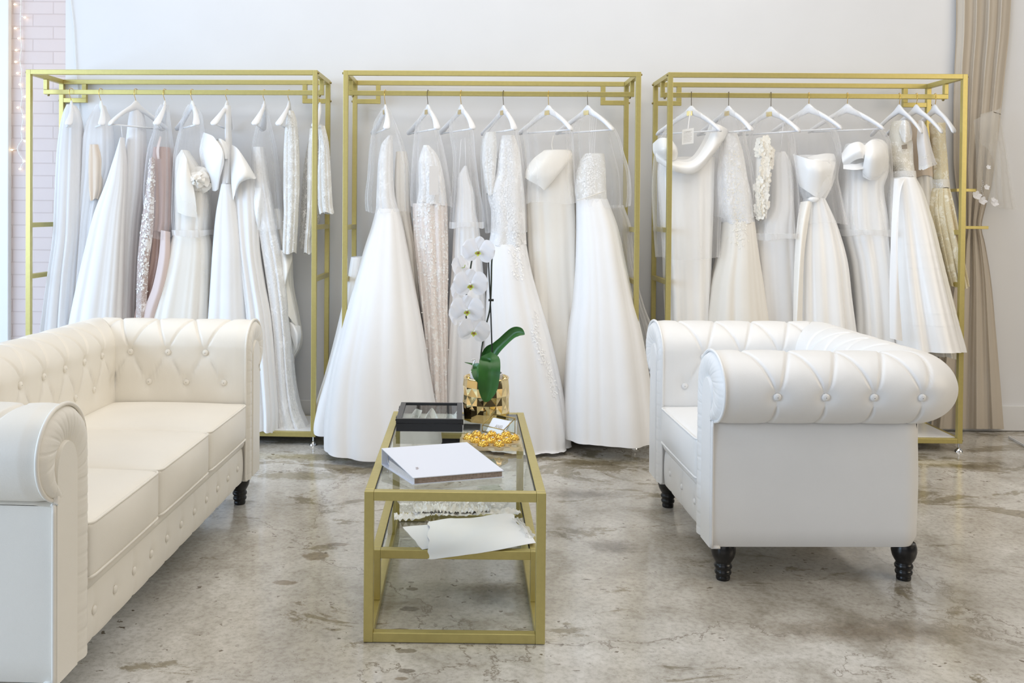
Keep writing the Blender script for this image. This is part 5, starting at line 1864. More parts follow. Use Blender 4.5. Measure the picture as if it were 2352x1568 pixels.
vs, fs = loft(g, [(430, 1745, 1782), (600, 1732, 1775), (850, 1730, 1766), (1000, 1722, 1756), (1080, 1715, 1750), (1130, 1712, 1752)], (-0.02, -0.02), (0.03, 0.04), ((5, 1, 0),), (0.03, 0.10), nlev=40, seed=20)
mesh('sleeve', vs, fs, 'lace', t)

# ================================================================== middle rack
g = G(2)
H2 = 'white hanger with %s hook and gold plate holding the %s, middle rack'
hanger(g, 453, 312, 74, H2 % ('gold', 'leftmost ball gown'), plate=True)
t = dress(g, 'bridal_gown', 'white ball gown, wide plain skirt reaching the floor, leftmost on middle rack', 'wedding dress', 453, 330)
v, f = loft(g, [(470, 470, 496), (520, 432, 496), (650, 412, 496), (800, 406, 506), (900, 402, 530)], (0, -0.02), (0.04, 0.09), ((5, 1, 0.3),), (0.02, 0.05), nlev=40, seed=21)
mesh('bodice', v, f, 'lace_white', t)
vs, fs = loft(g, [(880, 402, 530), (950, 386, 548), (1100, 338, 578), (1300, 282, 615), (1568, 208, 664), (1800, 150, 700), (2000, 122, 735), (2130, 112, 760), (2205, 112, 770)],
              (-0.02, -0.30), (0.10, 0.30), ((4, 1, 0.5), (7, 0.7, 0.2)), (0.02, 0.055), nlev=80, nseg=180, seed=22, zmin=0.012)
mesh('skirt', vs, fs, 'crepe', t)
v, f = loft(g, [(1150, 262, 330), (1300, 238, 330), (1568, 180, 330), (1800, 120, 330), (2000, 62, 330), (2100, 45, 330), (2120, 47, 330)], (-0.02, -0.13), (0.06, 0.15), ((4, 1, 0.1),), (0.02, 0.08), seed=23)
mesh('underskirt', v, f, 'crepe', t)
v, f = loft(g, [(560, 515, 572), (640, 508, 586), (760, 505, 590), (850, 510, 592), (930, 528, 600), (1100, 560, 628), (1300, 580, 645), (1568, 620, 668), (2000, 650, 700)], (0.06, 0.06), (0.05, 0.12), ((4, 1, 0.6),), (0.03, 0.09), seed=24)
mesh('back_panel', v, f, 'ivory', t)
cover(g, [(318, 436, 475), (400, 390, 512), (560, 366, 566), (700, 358, 590), (820, 346, 592), (900, 352, 596)], 'sheer cover over the white ball gown, leftmost on the middle rack', 0.02, (0.05, 0.15), seed=4, amp=0.14)

hanger(g, 693, 312, 64, H2 % ('dark', 'blush lace gown'), hook='dark_wire', plate=True)
t = dress(g, 'bridal_gown', 'slim blush gown covered with white lace, beige tag on bodice, middle rack', 'wedding dress', 693, 330)
vs, fs = loft(g, [(525, 668, 700), (570, 652, 740), (640, 640, 768), (760, 642, 790), (860, 630, 800)], (0, 0), (0.05, 0.10), ((5, 1, 0.2),), (0.03, 0.07), nlev=36, seed=25)
mesh('bodice', vs, fs, 'lace_white', t)
v2, f2 = loft(g, [(850, 607, 802), (1000, 612, 806), (1200, 630, 808), (1400, 650, 805), (1568, 668, 808), (1960, 690, 816)], (0, 0), (0.10, 0.14), ((9, 1, 0.2), (5, 0.6, 1)), (0.05, 0.13), seed=26)
mesh('skirt', v2, f2, 'lace_blush', t)
bv = bvh_of([(vs, fs), (v2, f2)])
mesh('lace_applique', *scatter(g, bv, [(680, 620), (690, 800), (680, 950), (700, 1150), (720, 1300), (745, 1450), (760, 1650), (770, 1900)], 330, 34, 0.018, 7, 'mix'), 'applique', t)
mesh('lace_applique', *scatter(g, bv, [(790, 900), (795, 1100), (800, 1350)], 60, 10, 0.014, 8, 'flower'), 'applique', t)
q = [g.w(x, y, -0.135) for x, y in ((702, 640), (752, 640), (752, 802), (700, 802))]
tg = mesh('paper_tag', [*q, *[p + np.array([0, 0.001, 0]) for p in q]], [(0, 1, 2, 3), (7, 6, 5, 4), (0, 4, 5, 1), (2, 6, 7, 3), (1, 5, 6, 2), (0, 3, 7, 4)], simple('beige_card_tag', (0.72, 0.68, 0.64), rough=0.6), t, smooth=False)
cover(g, [(320, 672, 706), (420, 622, 748), (550, 608, 784), (700, 598, 812), (820, 594, 828), (868, 598, 832)], 'sheer cover over the blush lace gown, middle rack', 0.0, (0.05, 0.15), seed=5)

hanger(g, 880, 312, 62, H2 % ('gold', 'plain slim white gown'), plate=True)
t = dress(g, 'bridal_gown', 'plain slim white gown behind the orchid, third from left on middle rack', 'wedding dress', 880, 330)
v, f = loft(g, [(640, 896, 912), (700, 862, 926), (800, 856, 956), (900, 846, 964), (1000, 838, 984), (1200, 828, 1002), (1400, 814, 1022), (1568, 800, 1040), (2050, 765, 1075)], (0.02, 0.02), (0.04, 0.16), ((6, 1, 0.1), (10, 0.6, 1)), (0.02, 0.12), seed=27)
mesh('gown_body', v, f, 'crepe', t)
for xx in ((905, 640, 902, 480), (865, 700, 880, 490)):
    mesh('strap', *tube([g.w(xx[0], xx[1], -0.02), g.w(xx[2], xx[3], -0.01)], 0.0015, 6), 'white_ribbon', t)
cover(g, [(320, 862, 902), (420, 812, 946), (600, 834, 962), (750, 830, 980), (905, 818, 1004), (985, 814, 1006)], 'sheer cover with a deep hem over the plain slim gown, middle rack', 0.0, (0.05, 0.14), seed=6, hem=True)

hanger(g, 1118, 316, 66, H2 % ('dark', 'long-sleeved lace gown'), hook='dark_wire', plate=True)
t = dress(g, 'bridal_gown', 'white A-line gown with lace bodice and leaf lace skirt, fourth on middle rack', 'wedding dress', 1118, 330)
vs, fs = loft(g, [(470, 1105, 1180), (560, 1088, 1208), (680, 1075, 1222), (800, 1030, 1236), (900, 1050, 1240), (1000, 1048, 1242), (1085, 1036, 1246)], (0, 0), (0.05, 0.11), ((4, 1, 0.3),), (0.02, 0.06), nlev=50, seed=28)
mesh('bodice', vs, fs, 'lace_white', t)
v3, f3 = loft(g, [(450, 1020, 1075), (520, 1000, 1080), (600, 998, 1080), (700, 1008, 1072), (800, 1025, 1065)], (-0.02, -0.02), (0.03, 0.05), ((4, 1, 0),), (0.03, 0.08), nlev=30, seed=29)
mesh('sleeve', v3, f3, 'lace', t)
v2, f2 = loft(g, [(1078, 1034, 1246), (1200, 1030, 1268), (1400, 1022, 1322), (1568, 1016, 1372), (1800, 1005, 1428), (2000, 998, 1465), (2160, 992, 1488), (2225, 990, 1492)], (0, -0.16), (0.11, 0.24), ((5, 1, 0.6), (9, 0.6, 0)), (0.02, 0.07), nlev=70, seed=30, zmin=0.02)
mesh('skirt', v2, f2, 'crepe', t)
bv = bvh_of([(vs, fs), (v2, f2), (v3, f3)])
mesh('lace_applique', *scatter(g, bv, [(1150, 520), (1140, 650), (1130, 780), (1140, 900), (1180, 1000), (1200, 1100), (1195, 1250)], 330, 24, 0.017, 9, 'mix'), 'applique', t)
mesh('lace_applique', *scatter(g, bv, [(1035, 560), (1040, 650), (1050, 780), (1070, 950)], 120, 12, 0.015, 10, 'mix'), 'applique', t)
mesh('lace_applique', *scatter(g, bv, [(1300, 1450), (1290, 1560), (1310, 1640), (1345, 1730), (1385, 1830), (1415, 1940)], 130, 11, 0.022, 11, 'leaf'), 'applique', t)
cover(g, [(322, 1096, 1140), (400, 1060, 1184), (470, 1002, 1206), (600, 990, 1226), (800, 1000, 1242), (960, 1012, 1246), (1010, 1018, 1248)], 'sheer cover over the gown with leaf lace on its skirt, middle rack', 0.0, (0.05, 0.15), seed=7)

hanger(g, 1372, 316, 48, H2 % ('gold', 'off-shoulder sheath gown'), plate=True)
t = dress(g, 'bridal_gown', 'ivory sheath gown with a folded off-shoulder collar, fifth on the middle rack', 'wedding dress', 1372, 330)
v, f = loft(g, [(552, 1345, 1495), (600, 1300, 1508), (700, 1258, 1508), (780, 1244, 1518), (900, 1246, 1526), (1000, 1250, 1532), (1300, 1262, 1538), (1568, 1268, 1548), (2080, 1268, 1570)], (0.04, 0.04), (0.07, 0.15), ((5, 1, 0.2), (9, 0.5, 0.8)), (0.02, 0.10), seed=31)
mesh('gown_body', v, f, 'ivory', t)
v, f = patch(g, [[(1336, 560, -0.02), (1285, 600, -0.03), (1248, 655, -0.03), (1240, 705, -0.03)], [(1385, 552, -0.06), (1330, 620, -0.10), (1280, 680, -0.10), (1262, 722, -0.07)],
                 [(1445, 550, -0.06), (1400, 625, -0.10), (1350, 700, -0.11), (1318, 752, -0.08)], [(1492, 556, -0.045), (1468, 610, -0.075), (1410, 690, -0.10), (1346, 776, -0.08)], [(1506, 575, -0.03), (1488, 610, -0.055), (1425, 690, -0.075), (1356, 772, -0.065)]], 30, 30)
mesh('folded_collar', v, f, 'ivory', t)
mesh('back_tie', *tube(crom(np.array([g.w(1400, 470, 0.03), g.w(1390, 520, 0.02), g.w(1400, 570, 0.0)]), 12), 0.003, 6), 'ivory', t)
cover(g, [(320, 1352, 1395), (380, 1275, 1460), (450, 1228, 1506), (560, 1240, 1512), (700, 1244, 1516), (850, 1240, 1526)], 'sheer cover over the off-shoulder sheath gown, middle rack', 0.0, (0.05, 0.16), seed=8, hem=False)

hanger(g, 1592, 316, 46, H2 % ('dark', 'beaded strapless gown'), hook='dark_wire', plate=True)
t = dress(g, 'bridal_gown', 'strapless white gown, beaded bodice, smooth flared skirt, rightmost on middle rack', 'wedding dress', 1592, 330)
vs, fs = loft(g, [(572, 1575, 1684), (620, 1545, 1690), (700, 1524, 1694), (780, 1522, 1696), (835, 1530, 1700)], (0, -0.02), (0.06, 0.09), ((3, 1, 0.3),), (0.01, 0.03), nlev=30, seed=32)
mesh('bodice', vs, fs, 'lace', t)
bv = bvh_of([(vs, fs)])
mesh('lace_applique', *scatter(g, bv, [(1600, 590), (1610, 680), (1600, 790)], 230, 26, 0.014, 12, 'mix'), 'applique', t)
v, f = loft(g, [(825, 1528, 1700), (1000, 1530, 1762), (1200, 1526, 1802), (1400, 1512, 1846), (1568, 1488, 1886), (1800, 1470, 1925), (2000, 1460, 1950), (2150, 1456, 1964)], (-0.02, -0.20), (0.09, 0.26), ((4, 1, 0.45), (7, 0.5, 0)), (0.02, 0.06), nlev=70, nseg=160, seed=33)
mesh('skirt', v, f, 'crepe', t)
mesh('waist_seam', *tube(crom(np.array([g.w(1530, 834, -0.10), g.w(1600, 812, -0.125), g.w(1690, 780, -0.10)]), 20), 0.0022, 6), 'ivory', t)
v, f = loft(g, [(860, 1700, 1790), (1000, 1735, 1835), (1200, 1785, 1850), (1400, 1825, 1895), (1568, 1860, 1960), (1720, 1880, 2010)], (0.04, 0.04), (0.07, 0.11), ((5, 1, 0.4), (8, 0.8, 1)), (0.05, 0.16), seed=34)
mesh('tulle_train', v, f, 'tulle', t)
for k in range(4):
    mesh('lacing', *tube(crom(np.array([g.w(1606 + 12 * k, 370, -0.02), g.w(1600 + 11 * k, 480, -0.03), g.w(1606 + 8 * k, 580, -0.05)]), 12), 0.0010, 5), 'white_ribbon', t)
cover(g, [(320, 1575, 1612), (400, 1520, 1720), (480, 1500, 1770), (560, 1498, 1792), (700, 1512, 1828), (800, 1520, 1832), (870, 1530, 1826)], 'sheer puffed cover over the beaded strapless gown, middle rack', 0.03, (0.05, 0.16), seed=9, amp=0.16)

# ================================================================== right rack
g = G(3)
H3 = 'white hanger with %s holding the %s, right rack'
hanger(g, 308, 292, 44, H3 % ('a gold plate', 'one-shoulder satin gown'), hook='dark_wire', plate=True)
t = dress(g, 'bridal_gown', 'one-shoulder satin gown, wide shawl collar, printed card tag, leftmost on right rack', 'wedding dress', 308, 320)
v, f = loft(g, [(540, 150, 430), (620, 138, 425), (800, 150, 418), (1000, 165, 408), (1200, 172, 400), (1390, 180, 392), (1900, 140, 430)], (0.02, 0.02), (0.06, 0.15), ((4, 1, 0.7), (7, 0.7, 0.2)), (0.03, 0.12), seed=41)
mesh('gown_body', v, f, 'satin', t)
v, f = patch(g, [[(405, 365, -0.02), (360, 470, -0.05), (300, 545, -0.07), (215, 545, -0.07), (140, 500, -0.04)], [(450, 372, -0.09), (400, 500, -0.13), (320, 580, -0.14), (220, 575, -0.13), (125, 520, -0.08)],
                 [(500, 400, -0.06), (430, 500, -0.12), (330, 615, -0.13), (225, 610, -0.13), (130, 560, -0.07)], [(500, 425, 0.0), (420, 530, -0.06), (345, 610, -0.09), (235, 618, -0.10), (140, 560, -0.05)]], 24, 34)
mesh('shawl_collar', v, f, 'satin', t)
v, f = patch(g, [[(110, 470, -0.04), (115, 520, -0.05), (150, 555, -0.05)], [(150, 440, -0.12), (160, 500, -0.15), (175, 550, -0.12)], [(205, 450, -0.13), (225, 500, -0.15), (215, 555, -0.12)], [(235, 490, -0.07), (240, 520, -0.08), (235, 550, -0.07)]], 18, 16)
mesh('shoulder_knot', v, f, 'satin', t)
cd = [g.w(x, y, -0.15) for x, y in ((262, 398), (322, 388), (320, 468), (260, 476))]
tg = mesh('card_tag', [*cd, *[p + np.array([0, 0.001, 0]) for p in cd]], [(0, 1, 2, 3), (7, 6, 5, 4), (0, 4, 5, 1), (2, 6, 7, 3), (1, 5, 6, 2), (0, 3, 7, 4)], simple('white_tag_card', (0.82, 0.82, 0.80), rough=0.6), t, smooth=False)
ln = []
for k in range(9):
    a, b = 0.08 + 0.095 * k, 0.5
    l0 = cd[0] + (cd[3] - cd[0]) * (a + 0.12 * (k == 0)) + (cd[1] - cd[0]) * (0.3 if k == 0 else 0.12)
    l1 = cd[0] + (cd[3] - cd[0]) * (a + 0.12 * (k == 0)) + (cd[1] - cd[0]) * (0.7 if k == 0 else 0.85 - 0.1 * (k % 3 == 2))
    ln.append(tube([l0 - np.array([0, 0.0006, 0]), l1 - np.array([0, 0.0006, 0])], 0.0005, 4))
mesh('printed_lines', *join(ln), 'ink', tg)
mesh('tag_ribbon', *tube(crom(np.array([g.w(292, 395, -0.15), g.w(298, 340, -0.10), g.w(306, 300, -0.03)]), 12), 0.0022, 6), 'white_ribbon', tg)
cover(g, [(298, 286, 330), (340, 225, 400), (420, 160, 465), (520, 120, 480), (700, 108, 470), (900, 118, 448), (1055, 130, 438)], 'sheer cover over the one-shoulder satin gown, leftmost on the right rack', 0.0, (0.05, 0.16), seed=10, hem=False)

hanger(g, 500, 292, 60, H3 % ('a gold plate', 'ivory lace-bodice gown'), hook='dark_wire', plate=True)
t = dress(g, 'bridal_gown', 'ivory gown with lace bodice and smooth flared skirt, second on the right rack', 'wedding dress', 500, 320)
vs, fs = loft(g, [(420, 470, 540), (520, 450, 570), (640, 442, 590), (780, 448, 618), (880, 470, 626)], (0, 0), (0.05, 0.10), ((4, 1, 0.3),), (0.02, 0.06), nlev=40, seed=42)
mesh('bodice', vs, fs, 'lace_white', t)
v2, f2 = loft(g, [(872, 470, 628), (1000, 456, 642), (1200, 408, 672), (1390, 384, 698), (1900, 325, 745)], (0, -0.05), (0.10, 0.20), ((5, 1, 0.2), (8, 0.5, 1)), (0.02, 0.10), seed=43)
mesh('skirt', v2, f2, 'ivory', t)
bv = bvh_of([(vs, fs), (v2, f2)])
mesh('lace_applique', *scatter(g, bv, [(520, 520), (520, 650), (530, 780), (550, 880), (560, 980)], 240, 22, 0.014, 13, 'mix'), 'applique_iv', t)
cover(g, [(298, 480, 525), (360, 450, 565), (480, 440, 590), (640, 432, 620), (800, 430, 632), (850, 432, 634)], 'sheer cover over the ivory lace-bodice gown, right rack', 0.0, (0.05, 0.14), seed=11)

hanger(g, 717, 296, 52, H3 % ('a gold plate', 'slip gown with a petal sleeve'), hook='dark_wire', plate=True)
t = dress(g, 'bridal_gown', 'white slip gown, long sleeve of cream fabric petals, third on right rack', 'wedding dress', 717, 320)
v, f = loft(g, [(512, 750, 786), (570, 722, 818), (700, 716, 830), (800, 708, 830), (900, 650, 838), (1000, 632, 846), (1200, 636, 852), (1390, 642, 860), (1900, 640, 890)], (0.02, 0.02), (0.04, 0.15), ((5, 1, 0.5), (8, 0.5, 0)), (0.02, 0.10), seed=44)
mesh('gown_body', v, f, 'crepe', t)
mesh('strap', *tube([g.w(766, 515, -0.03), g.w(776, 430, -0.04), g.w(782, 360, -0.06)], 0.0022, 6), 'white_ribbon', t)
vs, fs = loft(g, [(440, 650, 700), (520, 642, 720), (640, 640, 705), (760, 636, 700), (850, 645, 690)], (-0.05, -0.05), (0.03, 0.05), ((4, 1, 0),), (0.03, 0.08), nlev=30, seed=45)
sl = mesh('petal_sleeve', vs, fs, 'ivory', t)
bv = bvh_of([(vs, fs)])
mesh('fabric_petals', *scatter(g, bv, [(680, 460), (700, 540), (690, 620), (672, 700), (668, 790), (660, 840)], 150, 15, 0.048, 14, 'flower', 0.006), 'applique_iv', sl)
cover(g, [(300, 692, 742), (340, 655, 790), (410, 610, 832), (600, 600, 844), (860, 628, 852), (960, 632, 848)], 'sheer cover over the slip gown with petal sleeve, right rack', 0.0, (0.05, 0.15), seed=12, hem=True)

hanger(g, 912, 282, 44, H3 % ('a plain neck', 'twisted-bodice satin gown'))
t = dress(g, 'bridal_gown', 'white satin gown, twisted wrap bodice with low knot, fourth on right rack', 'wedding dress', 912, 310)
v, f = loft(g, [(750, 892, 985), (800, 880, 1010), (900, 862, 1052), (1100, 842, 1102), (1250, 838, 1116), (1390, 834, 1132), (1900, 800, 1185)], (-0.02, -0.06), (0.07, 0.17), ((7, 1, 0.3), (4, 0.6, 0.9)), (0.05, 0.13), seed=46)
mesh('skirt', v, f, 'satin', t)
v, f = loft(g, [(530, 850, 1040), (600, 838, 1052), (680, 850, 1030), (765, 890, 985)], (0.03, 0.0), (0.06, 0.06), ((4, 1, 0.3),), (0.02, 0.06), nlev=30, seed=47)
mesh('bodice', v, f, 'satin', t)
v, f = patch(g, [[(832, 522, -0.04), (842, 580, -0.05), (852, 640, -0.05), (866, 690, -0.05)], [(900, 545, -0.12), (905, 590, -0.13), (905, 650, -0.12), (900, 712, -0.10)], [(980, 560, -0.13), (975, 610, -0.15), (965, 680, -0.13), (950, 745, -0.11)],
                 [(1050, 560, -0.06), (1045, 600, -0.09), (1018, 690, -0.10), (975, 752, -0.09)]], 26, 22)
mesh('wrap_panel', v, f, 'satin', t)
v, f = patch(g, [[(905, 540, -0.06), (940, 530, -0.06), (1000, 520, -0.05), (1042, 522, -0.03)], [(930, 562, -0.10), (975, 556, -0.11), (1020, 556, -0.09), (1052, 552, -0.05)], [(945, 585, -0.08), (985, 590, -0.09), (1020, 600, -0.08), (1046, 606, -0.06)]], 14, 20)
mesh('wrap_panel', v, f, 'satin', t)
v, f = sphere(g.w(938, 757, -0.10), 0.022, 8, 14, (1.4, 0.8, 0.7))
mesh('knot', v, f, 'satin', t)
v, f = patch(g, [[(870, 770, -0.06), (850, 900, -0.09), (838, 1100, -0.12), (832, 1390, -0.15)], [(905, 765, -0.11), (880, 900, -0.14), (866, 1080, -0.17), (850, 1390, -0.19)], [(930, 765, -0.10), (908, 900, -0.12), (888, 1075, -0.14), (880, 1390, -0.16)]], 16, 30)
mesh('sash', v, f, 'ivory_satin', t)
cover(g, [(288, 890, 935), (340, 845, 990), (420, 806, 1055), (520, 826, 1072), (650, 850, 1048), (720, 856, 1060), (830, 850, 1080), (880, 850, 1088)], 'sheer cover over the twisted-bodice satin gown, right rack', 0.0, (0.05, 0.15), seed=13, hem=False)

hanger(g, 1110, 282, 36, H3 % ('a plain neck', 'strapless bow gown'))
t = dress(g, 'bridal_gown', 'strapless white satin gown, big draped bow at bust, fifth on right rack', 'wedding dress', 1110, 310)
v, f = loft(g, [(470, 1110, 1290), (540, 1088, 1316), (620, 1090, 1310), (700, 1088, 1285), (850, 1082, 1305), (940, 1096, 1312), (1100, 1130, 1322), (1390, 1150, 1342), (1900, 1145, 1385)], (0.02, 0.02), (0.07, 0.16), ((7, 1, 0.4), (4, 0.7, 0.2)), (0.03, 0.12), seed=48)
mesh('gown_body', v, f, 'satin', t)
v, f = patch(g, [[(1082, 520, -0.05), (1120, 475, -0.08), (1170, 460, -0.09), (1205, 480, -0.09)], [(1085, 560, -0.10), (1130, 520, -0.14), (1180, 500, -0.16), (1210, 520, -0.13)], [(1100, 600, -0.08), (1140, 560, -0.13), (1190, 545, -0.15), (1205, 565, -0.12)]], 18, 20)
mesh('bow_loop', v, f, 'satin', t)
v, f = patch(g, [[(1195, 480, -0.09), (1240, 447, -0.08), (1290, 450, -0.06), (1318, 475, -0.03)], [(1200, 530, -0.15), (1240, 520, -0.18), (1290, 530, -0.15), (1322, 540, -0.06)], [(1190, 600, -0.12), (1230, 620, -0.15), (1280, 620, -0.13), (1316, 600, -0.06)], [(1190, 640, -0.09), (1230, 658, -0.11), (1270, 650, -0.09), (1300, 625, -0.05)]], 22, 22)
mesh('bow_loop', v, f, 'satin', t)
v, f = patch(g, [[(1090, 560, -0.09), (1150, 575, -0.12), (1205, 560, -0.12)], [(1090, 600, -0.10), (1150, 605, -0.13), (1195, 600, -0.13)]], 8, 16)
mesh('bow_band', v, f, 'satin', t)
cover(g, [(288, 1090, 1130), (330, 1050, 1190), (400, 1030, 1290), (480, 1060, 1326), (650, 1078, 1328), (800, 1080, 1322), (940, 1092, 1320)], 'sheer cover with a straight hem over the strapless bow gown, right rack', 0.0, (0.05, 0.16), seed=14, hem=True)

hanger(g, 1378, 285, 52, 'small white hanger holding the longest child dress, right rack', half=0.14, drop=0.13, lower=False)
t = dress(g, 'flower_girl_dress', 'child dress, ivory lace bodice, tucked full white skirt, right rack', 'dress', 1378, 320, 'child dresses at the right end of the right rack')
vs, fs = loft(g, [(355, 1345, 1392), (420, 1338, 1420), (480, 1338, 1436), (560, 1338, 1436), (600, 1350, 1438), (645, 1356, 1446)], (0.0, 0.0), (0.05, 0.08), ((3, 1, 0.3),), (0.02, 0.05), nlev=36, seed=49)
mesh('bodice', vs, fs, 'ivory_lace', t)
bv = bvh_of([(vs, fs)])
mesh('lace_applique', *scatter(g, bv, [(1350, 560), (1360, 600), (1345, 500)], 60, 12, 0.012, 15, 'mix'), 'applique_iv', t)
v, f = patch(g, [[(1385, 352, -0.03), (1378, 400, -0.06), (1395, 455, -0.08)], [(1410, 348, -0.09), (1412, 400, -0.12), (1410, 465, -0.12)], [(1436, 365, -0.05), (1445, 415, -0.07), (1442, 450, -0.07)]], 16, 16)
mesh('cap_sleeve', v, f, 'lace', t)
mesh('keyhole', *patch(g, [[(1390, 478, -0.085), (1392, 498, -0.087)], [(1418, 472, -0.085), (1420, 496, -0.087)]], 4, 4), simple('dim_lining', (0.35, 0.30, 0.24), rough=0.9), t)
mesh('sash', *loft(g, [(612, 1344, 1446), (648, 1344, 1449)], (0, 0), (0.085, 0.088), ((3, 1, 0),), (0, 0), nlev=4, seed=0), 'lace', t)
sk_rows = [(644, 1348, 1446), (720, 1336, 1482), (800, 1330, 1505), (900, 1328, 1530), (1000, 1326, 1550), (1100, 1325, 1570), (1300, 1328, 1612), (1450, 1334, 1645), (1515, 1338, 1660)]
vs, fs = loft(g, sk_rows, (-0.02, -0.06), (0.08, 0.24), ((4, 1, 0.75), (6, 0.4, 0.2)), (0.03, 0.10), nlev=60, seed=50)
sk = mesh('skirt', vs, fs, 'satin', t)
V = vs.reshape(60, 110, 3)
ya = np.linspace(644, 1515, 60)
for yy in (968, 1022, 1092, 1142, 1312, 1362):
    i = int(np.argmin(abs(ya - yy)))
    a, b = V[i - 1], V[i + 1]
    cc = (a.mean(0) + b.mean(0)) / 2
    ex = lambda r, s: cc * [1, 1, 0] + (r - cc * [1, 1, 0]) * np.array([s, s, 1])
    mesh('tuck', np.vstack([ex(a, 1.0005), ex((a + b) / 2, 1.0022), ex(b, 1.0036)]), grid_faces(3, 110, cv=True), 'satin', sk)
v, f = patch(g, [[(1352, 650, -0.10), (1338, 900, -0.19), (1328, 1200, -0.25), (1330, 1470, -0.29)], [(1375, 648, -0.115), (1362, 900, -0.21), (1358, 1200, -0.275), (1362, 1478, -0.31)], [(1408, 645, -0.11), (1380, 760, -0.17), (1372, 1100, -0.26), (1395, 1485, -0.30)]], 14, 40)
mesh('overlay_panel', v, f, 'crepe', t)

hanger(g, 1466, 285, 50, 'small white hanger holding the child dress with lace-edged sleeve, right rack', half=0.15, drop=0.13, lower=False)
t = dress(g, 'flower_girl_dress', 'child dress with lace-edged short sleeve, second from right on right rack', 'dress', 1466, 320, 'child dresses at the right end of the right rack')
v, f = loft(g, [(355, 1440, 1488), (450, 1440, 1520), (560, 1442, 1530), (640, 1446, 1532)], (0.06, 0.06), (0.05, 0.08), ((3, 1, 0.3),), (0.02, 0.05), nlev=30, seed=51)
mesh('bodice', v, f, 'nude', t)
v, f = loft(g, [(630, 1444, 1532), (800, 1448, 1548), (1000, 1470, 1580), (1200, 1500, 1605), (1400, 1528, 1628), (1555, 1545, 1635)], (0.07, 0.07), (0.08, 0.14), ((6, 1, 0.4),), (0.03, 0.12), seed=52)
mesh('skirt', v, f, 'ivory_satin', t)
v, f = patch(g, [[(1478, 350, -0.02), (1468, 450, -0.05), (1476, 540, -0.06), (1478, 606, -0.06)], [(1500, 355, -0.08), (1505, 440, -0.11), (1515, 520, -0.12), (1525, 592, -0.12)], [(1522, 390, -0.04), (1540, 470, -0.06), (1556, 530, -0.07), (1572, 575, -0.07)]], 18, 26)
sv = mesh('sleeve', v, f, 'chiffon', t)
bv = bvh_of([(v, f)])
mesh('lace_edging', *scatter(g, bv, [(1484, 600), (1525, 588), (1566, 570)], 120, 6, 0.016, 16, 'mix'), 'applique', sv)
mesh('lace_edging', *scatter(g, bv, [(1500, 540), (1550, 520)], 40, 4, 0.010, 17, 'mix'), 'applique', sv)

hanger(g, 1562, 285, 68, 'small white hanger holding the short ivory brocade dress, right rack', half=0.15, drop=0.13, lower=False)
t = dress(g, 'flower_girl_dress', 'short ivory brocade child dress with pleated skirt, rightmost on the right rack', 'dress', 1562, 320, 'child dresses at the right end of the right rack')
v, f = loft(g, [(365, 1538, 1608), (450, 1546, 1606), (560, 1546, 1612), (660, 1542, 1616)], (0.02, 0.02), (0.04, 0.07), ((3, 1, 0.3),), (0.02, 0.04), nlev=30, seed=53)
mesh('bodice', v, f, 'brocade', t)
v, f = loft(g, [(700, 1540, 1620), (800, 1522, 1640), (900, 1530, 1650), (1000, 1546, 1660), (1100, 1562, 1670), (1196, 1582, 1680)], (0.0, -0.02), (0.07, 0.15), ((8, 1, 0.1), (5, 0.5, 0.8)), (0.08, 0.20), seed=54)
mesh('skirt', v, f, 'brocade', t)
vs, fs = loft(g, [(655, 1542, 1616), (702, 1540, 1621)], (0.01, 0.01), (0.075, 0.078), ((3, 1, 0),), (0, 0), nlev=6, seed=0)
mesh('lace_waistband', vs, fs, 'ivory_lace', t)
bv = bvh_of([(vs, fs)])
mesh('lace_applique', *scatter(g, bv, [(1545, 660), (1570, 675), (1610, 690)], 40, 6, 0.010, 18, 'mix'), 'applique', t)

# ------------------------------------------------------------------ curtain, holdbacks, hanging veil
def px_patch(curves, nu, nv):
    C = np.array([crom(np.array([at(*p) for p in c]), nv) for c in curves])
    V = np.array([crom(C[:, j], nu) for j in range(nv)]).transpose(1, 0, 2).reshape(-1, 3)
    return V, grid_faces(nu, nv)


cr = [(-60, 2196, 2324), (60, 2196, 2318), (160, 2192, 2308), (260, 2190, 2298), (360, 2190, 2286), (430, 2196, 2276), (480, 2204, 2262), (522, 2208, 2254), (560, 2198, 2262), (650, 2182, 2276), (760, 2166, 2286), (880, 2150, 2296), (985, 2138, 2304)]
ys = np.array([r[0] for r in cr], float)
nl, nc_ = 90, 150
yi = np.linspace(ys[0], ys[-1], nl)
XL, XR = pchip(ys, [r[1] for r in cr], yi), pchip(ys, [r[2] for r in cr], yi)
V = []
for i in range(nl):
    sq_ = (XR[i] - XL[i]) / 130.0
    for j in range(nc_):
        u = j / (nc_ - 1)
        d = 0.014 * math.sin(2 * PI * (4.2 * u) + 0.5) + 0.005 * math.sin(2 * PI * 9.1 * u + 1 + 0.004 * yi[i]) + 0.006 * math.sin(2 * PI * 2.0 * u + 2)
        d *= 0.75 + 0.3 * sq_
        V.append(at(XL[i] + (XR[i] - XL[i]) * (u + 0.012 * math.sin(2 * PI * 4.2 * u)), yi[i], 5.222 + d))
ct = mesh('curtain', V, grid_faces(nl, nc_), 'curtain')
tag(ct, 'beige linen curtain gathered by two gold holdbacks, right of the right rack', 'curtain')
